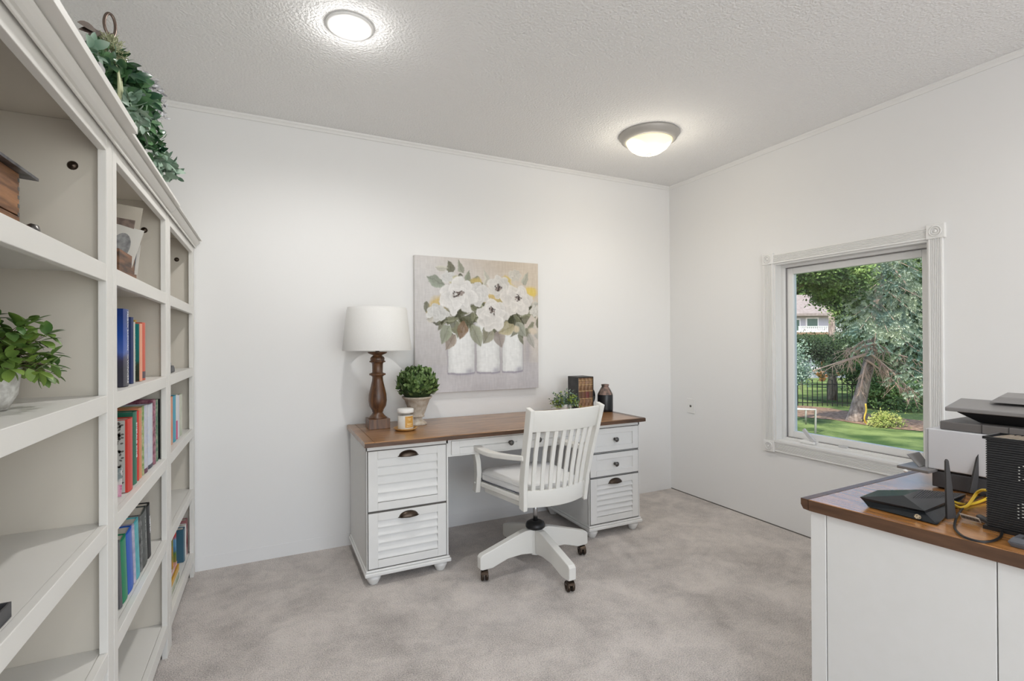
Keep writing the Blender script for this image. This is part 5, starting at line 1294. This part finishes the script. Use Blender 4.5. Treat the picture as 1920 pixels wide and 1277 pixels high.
# spruce
D0 = 2.2825*935/(792-640)
sp_t = thing('spruce_tree', 'blue spruce with leaning grey trunk and bare lower twigs outside the window', 'tree', tuple(c0))
m_bark = mat('spruce_bark', (.13,.10,.085), .95, noise=(12, (.36,.30,.26), 6, .15, (1, 1, .3)), bump=(18, .8, .03))
tp_pts = [dist(u, v, D0) for u, v in ((1600, 800), (1606, 775), (1617, 730), (1628, 685), (1636, 640), (1643, 590), (1650, 530), (1655, 470), (1658, 400), (1660, 330))]
MB().tube([tuple(p) for p in tp_pts], [.25, .19, .155, .135, .12, .11, .10, .09, .07, .05], 14).build('trunk', m_bark, sp_t, world=True)
tw = MB()
def twigs(p, q, n, L, sag):
    p, q = Vector(p), Vector(q); pts = [p.lerp(q, t_/8)+Vector((0, 0, -sag*(t_/8)**2)) for t_ in range(9)]
    tw.tube(pts, [.035*(1-.8*i/8) for i in range(9)], 5)
    for k in range(n):
        t_ = rnd.uniform(.15, 1); i = min(7, int(t_*8)); a = pts[i].lerp(pts[i+1], t_*8-i); d = (q-p).normalized()
        e = (d*rnd.uniform(.2, .7)+Vector((rnd.gauss(0, .5), rnd.gauss(0, .5), -rnd.uniform(.1, 1)))).normalized(); LL = L*rnd.uniform(.4, 1)
        b_ = a+e*LL; tw.tube([a, a.lerp(b_, .5)+Vector((0, 0, -.03)), b_+Vector((0, 0, -.08))], [.010, .007, .003], 4)
        for j_ in range(3):
            s0 = a.lerp(b_, rnd.uniform(.3, .9)); tw.tube([s0, s0+(e+Vector((rnd.gauss(0, .6), rnd.gauss(0, .6), rnd.gauss(-.2, .4)))).normalized()*LL*.35], [.005, .002], 3)
for (u0, v0, u1, v1, n, L, sg) in ((1628, 660, 1712, 722, 38, .55, .2), (1624, 675, 1690, 715, 26, .5, .2), (1632, 650, 1585, 640, 26, .5, .25), (1630, 645, 1660, 640, 16, .4, .2), (1624, 680, 1612, 715, 22, .4, .3), (1628, 665, 1560, 680, 18, .4, .1), (1634, 655, 1735, 668, 18, .5, .2), (1640, 630, 1600, 640, 14, .4, .2), (1635, 660, 1500, 700, 14, .4, .05), (1655, 480, 1715, 545, 10, .4, .1)):
    twigs(dist(u0, v0, D0-.1), dist(u1, v1, D0-rnd.uniform(.3, 1.2)), n, L, sg)
bw = MB()
def tuft(c_, d, L, n):
    d = Vector(d).normalized()
    for k in range(n):
        t_ = rnd.random(); e_ = Vector((rnd.gauss(0, 1), rnd.gauss(0, 1), rnd.gauss(.2, 1))); e_ = (e_-d*e_.dot(d)).normalized()
        bw.quad(c_+d*L*t_, d*.7+e_, e_+Vector((.2, .1, .5)), rnd.uniform(.045, .075)*(1.1-.4*t_), .017)
def bough(u0, v0, u1, v1, dp, n, droop=.25, w_=.30):
    a, b_ = dist(u0, v0, D0-.2), dist(u1, v1, dp); ax = (b_-a).normalized(); sd = ax.cross(Vector((0, 0, 1))).normalized()
    pts = [a.lerp(b_, t_/6)+Vector((0, 0, -.15*droop*(t_/6)**2)) for t_ in range(7)]; tw.tube(pts, [.014*(1-.8*i/6) for i in range(7)], 5)
    for k in range(int(n*1.5)):
        t_ = rnd.uniform(.15, 1.02); off = rnd.gauss(0, w_)*(1.15-t_*.5); c_ = a.lerp(b_, t_)+sd*off+Vector((0, 0, -droop*abs(off)*.8-.1*t_*t_+rnd.gauss(0, .07)))
        tuft(c_, ax*.8+sd*(1 if off > 0 else -1)*rnd.uniform(.2, 1)+Vector((0, 0, rnd.uniform(-.7, .15))), rnd.uniform(.16, .30), 34)
for args in ((1655, 478, 1722, 505, 12, 60), (1655, 492, 1700, 530, 12.2, 55), (1652, 470, 1612, 505, 12.8, 30), (1650, 520, 1735, 560, 12, 60), (1650, 535, 1715, 585, 12, 55), (1650, 540, 1745, 590, 12.4, 45), (1648, 530, 1602, 560, 12.8, 26),
    (1648, 575, 1640, 640, 11.7, 60), (1648, 570, 1612, 615, 11.9, 55), (1648, 565, 1692, 618, 11.8, 70), (1650, 590, 1665, 620, 11.5, 40), (1648, 560, 1600, 590, 12.6, 26), (1650, 590, 1740, 640, 11.9, 45), (1650, 600, 1720, 655, 12.2, 34), (1690, 640, 1745, 668, 11.8, 26), (1690, 680, 1745, 705, 11.6, 36), (1695, 690, 1738, 728, 11.6, 30), (1655, 450, 1745, 480, 12.2, 40), (1655, 440, 1690, 470, 12, 40)):
    bough(*args)
tw.build('bare_twigs', mat('dry_twig', (.50,.36,.29), .9), sp_t, world=True)
bw.build('needle_boughs', mat('blue_spruce_needles', (.17,.27,.235), .8, noise=(1.3, (.50,.56,.42), 5, .10)), sp_t, world=True)

# background trees and hedges as leaf masses
def leaf_tree(name, label, cat, blobs, mt_, ll, lw, base, trunk=None, group='trees beyond the lawn', density=1.0):
    r = thing(name, label, cat, tuple(base), 0, group)
    mb = MB()
    for (u, v, dp, Ru, Rv, n) in blobs:
        c_ = dist(u, v, dp); k = dp/F_PX; rx_, rz_ = Ru*k, Rv*k
        for q in range(int(n*density)):
            d = Vector((rnd.gauss(0, 1), rnd.gauss(0, 1), rnd.gauss(0, 1))).normalized()*rnd.uniform(.35, 1.05)
            p = c_+rt*d.x*rx_+fw*d.y*min(rx_, 1.5)+Vector((0, 0, 1))*d.z*rz_
            if p.z < GZ+.05: continue
            nd = Vector((rnd.gauss(0, 1), rnd.gauss(0, 1), rnd.gauss(-.2, .6)))
            for q_ in range(4): mb.quad(p+Vector((rnd.gauss(0, ll*1.3), rnd.gauss(0, ll*1.3), rnd.gauss(0, ll))), nd+Vector((0, 0, q_*.5)), (rnd.gauss(-.6, .4), rnd.gauss(-.3, .4), 1), ll*rnd.uniform(.6, 1.3), lw*rnd.uniform(.7, 1.3))
    mb.build('leaves', mt_, r, world=True)
    if trunk:
        MB().tube([tuple(p) for p in trunk], [.16, .13, .10, .06][:len(trunk)], 8).build('trunk', m_bark, r, world=True)
    return r
g_mid = mat('maple_leaf', (.035,.09,.018), .7, noise=(2.2, (.22,.33,.09), 5, .13))
g_dk = mat('dark_evergreen_leaf', (.016,.038,.014), .8, noise=(1.2, (.045,.085,.026), 4, .15))
g_br = mat('sunlit_leaf', (.12,.25,.035), .7, noise=(1.5, (.30,.42,.08), 4, .15))
def base_of(u, dp): p = dist(u, 640, dp); return Vector((p.x, p.y, GZ))
b0 = base_of(1440, 13)
leaf_tree('maple_tree', 'leafy green maple filling the upper left of the window view', 'tree', [(1510, 500, 12.5, 62, 30, 3400), (1565, 520, 13, 55, 36, 3800), (1600, 500, 14.5, 55, 40, 2600), (1552, 558, 13.5, 24, 14, 500), (1592, 570, 15, 28, 36, 1600), (1700, 480, 17, 70, 40, 2000)], g_mid, .085, .05, b0,
    [b0, b0+Vector((0, .1, 1.6)), b0+Vector((.3, .1, 3.2)), dist(1520, 520, 12.8)])
b0 = base_of(1560, 19)
leaf_tree('evergreen_tree', 'dark evergreen behind the spruce trunk, left of it', 'tree', [(1520, 652, 18, 50, 20, 1800), (1580, 662, 19, 50, 32, 2400), (1610, 620, 20, 30, 60, 2200), (1560, 690, 17, 30, 12, 300)], g_dk, .11, .04, b0, [b0, b0+Vector((0, 0, 2)), b0+Vector((0, 0, 4))])
b0 = base_of(1700, 20)
leaf_tree('evergreen_tree', 'tall dark evergreen behind the spruce, at the right of the view', 'tree', [(1690, 540, 20, 80, 70, 3600), (1700, 640, 19.5, 75, 60, 3400), (1650, 700, 19, 60, 45, 1800), (1720, 720, 18, 45, 45, 1800), (1650, 620, 20, 50, 60, 1200)], g_dk, .13, .05, b0, [b0, b0+Vector((0, 0, 2)), b0+Vector((0, 0, 5))])
b0 = base_of(1650, 17)
leaf_tree('hedge_shrub', 'dense green shrub along the fence right of the spruce trunk', 'shrub', [(1660, 740, 16.5, 45, 28, 1500), (1715, 745, 17, 40, 30, 1500), (1690, 770, 16, 50, 16, 700), (1620, 700, 17, 24, 22, 500)], mat('shrub_leaf', (.022,.06,.014), .7, noise=(2, (.10,.18,.04), 4, .12)), .09, .055, b0, None, 'shrubs by the fence')
b0 = base_of(1500, 15)
leaf_tree('hedge_shrub', 'grey-green shrub at the left edge of the window view', 'shrub', [(1488, 680, 13, 20, 40, 500), (1500, 700, 13.5, 16, 18, 260)], m_leafbl, .07, .035, b0, None, 'shrubs by the fence')
b0 = gpt(1660, 795)
leaf_tree('flower_bush', 'yellow-green bush right of the spruce trunk', 'bush', [(1660, 787, D0-.9, 18, 9, 300), (1648, 794, D0-1.0, 12, 6, 140), (1676, 796, D0-1.0, 14, 5, 100)], mat('lime_bush_leaf', (.16,.24,.04), .7, noise=(3, (.42,.43,.13), 3, .15)), .07, .03, b0, None, 'shrubs by the fence')
far = leaf_tree('far_treeline', 'distant trees closing the view behind the houses', 'trees', [(1450, 560, 45, 140, 130, 2600), (1620, 560, 46, 160, 140, 4200), (1780, 580, 44, 140, 150, 3000), (1620, 690, 40, 170, 34, 2000)], g_mid, .9, .55, base_of(1620, 45), None, 'trees beyond the lawn'); far['kind'] = 'stuff'; far.pop('group', None)

# neighbour house beyond the trees
HD = 30
hs_ = thing('neighbor_house', 'white sided house with pale shingle roof beyond the trees', 'house', tuple(base_of(1500, HD)))
Hx = rt; Hy = Vector((fw.x, fw.y, 0)).normalized()
h0_ = base_of(1440, HD)
def hq(mb, a0, a1, b0_, b1_, z0, z1):
    f_ = lambda z_: [tuple(h0_+Hx*a+Hy*b_+Vector((0, 0, z_-h0_.z+0))) for a, b_ in ((a0, b0_), (a1, b0_), (a1, b1_), (a0, b1_))]
    return mb.hexa(f_(z0), f_(z1))
k_ = HD/F_PX
def vz(v): return CAM.z-(v-640)*k_
def ua(u): return (u-1440)*k_
mb = MB(); hq(mb, 0, ua(1585), 0, 6, GZ, vz(592)); mb.build('wall', mat('white_siding', (.50,.50,.53), .7, bump=(3, .3, .02, (.01, .01, 30))), hs_, world=True)
rf = MB(); zA, zB = vz(592), vz(548)
P_ = lambda a, b_, z_: tuple(h0_+Hx*a+Hy*b_+Vector((0, 0, z_-h0_.z)))
rf.hexa([P_(-.5, -.5, zA-.1), P_(ua(1592), -.5, zA-.1), P_(ua(1592), 3, zB-.1), P_(-.5, 3, zB-.1)], [P_(-.5, -.5, zA+.05), P_(ua(1592), -.5, zA+.05), P_(ua(1592), 3, zB+.05), P_(-.5, 3, zB+.05)])
rf.build('roof', mat('pale_shingles', (.24,.20,.18), .9, noise=(6, (.36,.31,.28), 5, .2)), hs_, world=True)
for (u0, u1, v0, v1) in ((1513, 1532, 600, 618), (1562, 1574, 604, 628), (1480, 1498, 602, 622)):
    mb = MB(); hq(mb, ua(u0), ua(u1), -.06, -.01, vz(v1), vz(v0)); wo = mb.build('window', mat('dark_house_glass', (.10,.17,.14), .15), hs_, world=True)
    mb = MB(); hq(mb, ua(u0)-.08, ua(u1)+.08, -.05, 0, vz(v1)-.08, vz(v0)+.08); mb.build('window_trim', m_trim, wo).data.transform(root_matrix(wo).inverted())
mb = MB(); hq(mb, ua(1470), ua(1580), -1.6, -1.5, vz(626), vz(624)); hq(mb, ua(1470), ua(1580), -1.6, -1.5, vz(616), vz(615))
for k in range(34): a = ua(1470)+(ua(1580)-ua(1470))*k/33; hq(mb, a, a+.05, -1.58, -1.53, vz(626), vz(615))
mb.build('deck_railing', m_trim, hs_, world=True)
mb = MB(); hq(mb, ua(1470), ua(1580), -1.6, 0, vz(630), vz(626)); mb.build('deck', mat('deck_wood', (.30,.20,.13), .8), hs_, world=True)

# iron fence
fd = thing('iron_fence', 'low black iron fence with hooped top crossing behind the spruce', 'fence', tuple(base_of(1600, 17.4)))
FD = 17.4; fz0 = GZ+.02; mp = MB(); hp = MB()
p0, p1 = base_of(1440, FD), base_of(1790, FD*.96); Lf = (p1-p0).length; nfp = int(Lf/.16); dvf = (p1-p0).normalized()
for k in range(nfp+1):
    q = p0+dvf*(k*Lf/nfp); mp.box(q.x-.011, q.x+.011, q.y-.011, q.y+.011, GZ, GZ+.82+(.10 if k % 2 else 0))
for zz in (.12, .76):
    hp.sweep([tuple(p0+Vector((0, 0, zz))), tuple(p1+Vector((0, 0, zz)))], .03, .03)
for k in range(0, nfp-1, 2):
    a = p0+dvf*(k*Lf/nfp); b_ = p0+dvf*((k+1)*Lf/nfp); hp.tube([a+Vector((0, 0, .80))]+[a.lerp(b_, .5)+(b_-a)*.5*-math.cos(PI*i/6)+Vector((0, 0, .84+.08*math.sin(PI*i/6))) for i in range(7)]+[b_+Vector((0, 0, .80))], .009, 4)
m_iron = mat('black_iron', (.015,.016,.015), .5)
mp.build('picket', m_iron, fd, world=True)['kind'] = 'stuff'; hp.build('rail', m_iron, fd, world=True)
# metal frame in the near yard
g0 = gpt(1530, 812); dg_ = (g0-CAM).dot(fw)
gf_ = MB(); a, b_, c_ = dist(1529, 812, dg_), dist(1529, 768, dg_), dist(1488, 767, dg_); d_ = dist(1488, 812, dg_+.6)
gf_.tube([a, b_, c_], .028, 8); gf_.tube([dist(1511, 768, dg_), dist(1511, 795, dg_+.3)], .02, 6)
tag(gf_.build('yard_barrier', mat('grey_post_paint', (.52,.50,.47), .6)), 'pale grey post-and-bar barrier at the left of the lawn', 'barrier')
# yellow hose by the trunk
hz = [dist(u, v, D0-.5) for u, v in ((1623, 757), (1624, 770), (1621, 782), (1622, 790), (1627, 797))]
tag(MB().tube(wire([tuple(p) for p in hz]), .022, 8).build('garden_hose', mat('yellow_hose', (.60,.42,.06), .6)), 'yellow hose hanging beside the spruce trunk', 'hose')
# play equipment glimpsed through the trees
PD = 24
sw = thing('swing_set', 'orange wooden swing frame glimpsed left of the spruce', 'swing set', tuple(base_of(1545, PD)))
mb = MB(); 
for pts in (((1530, 665), (1575, 678)), ((1545, 664), (1540, 715)), ((1570, 676), (1560, 712)), ((1548, 705), (1580, 700)), ((1532, 700), (1546, 712))): mb.sweep([tuple(dist(*pts[0], PD)), tuple(dist(*pts[1], PD))], .14, .14, side=tuple(rt))
mb.build('frame', mat('orange_stain', (.55,.23,.06), .7), sw, world=True)
for i, (u, v) in enumerate(((1533, 692), (1561, 693))):
    q = dist(u, v, PD-.4); o = tag(MB().sphere((0, 0, 0), .33, 20, 10, (1, 1, .38)).build('garden_bowl', mat('pale_bowl', (.70,.72,.76), .5)), ('left' if i == 0 else 'right')+' of the two pale round dishes near the orange swing frame', 'bowl', 'pale dishes in the yard'); o.location = q
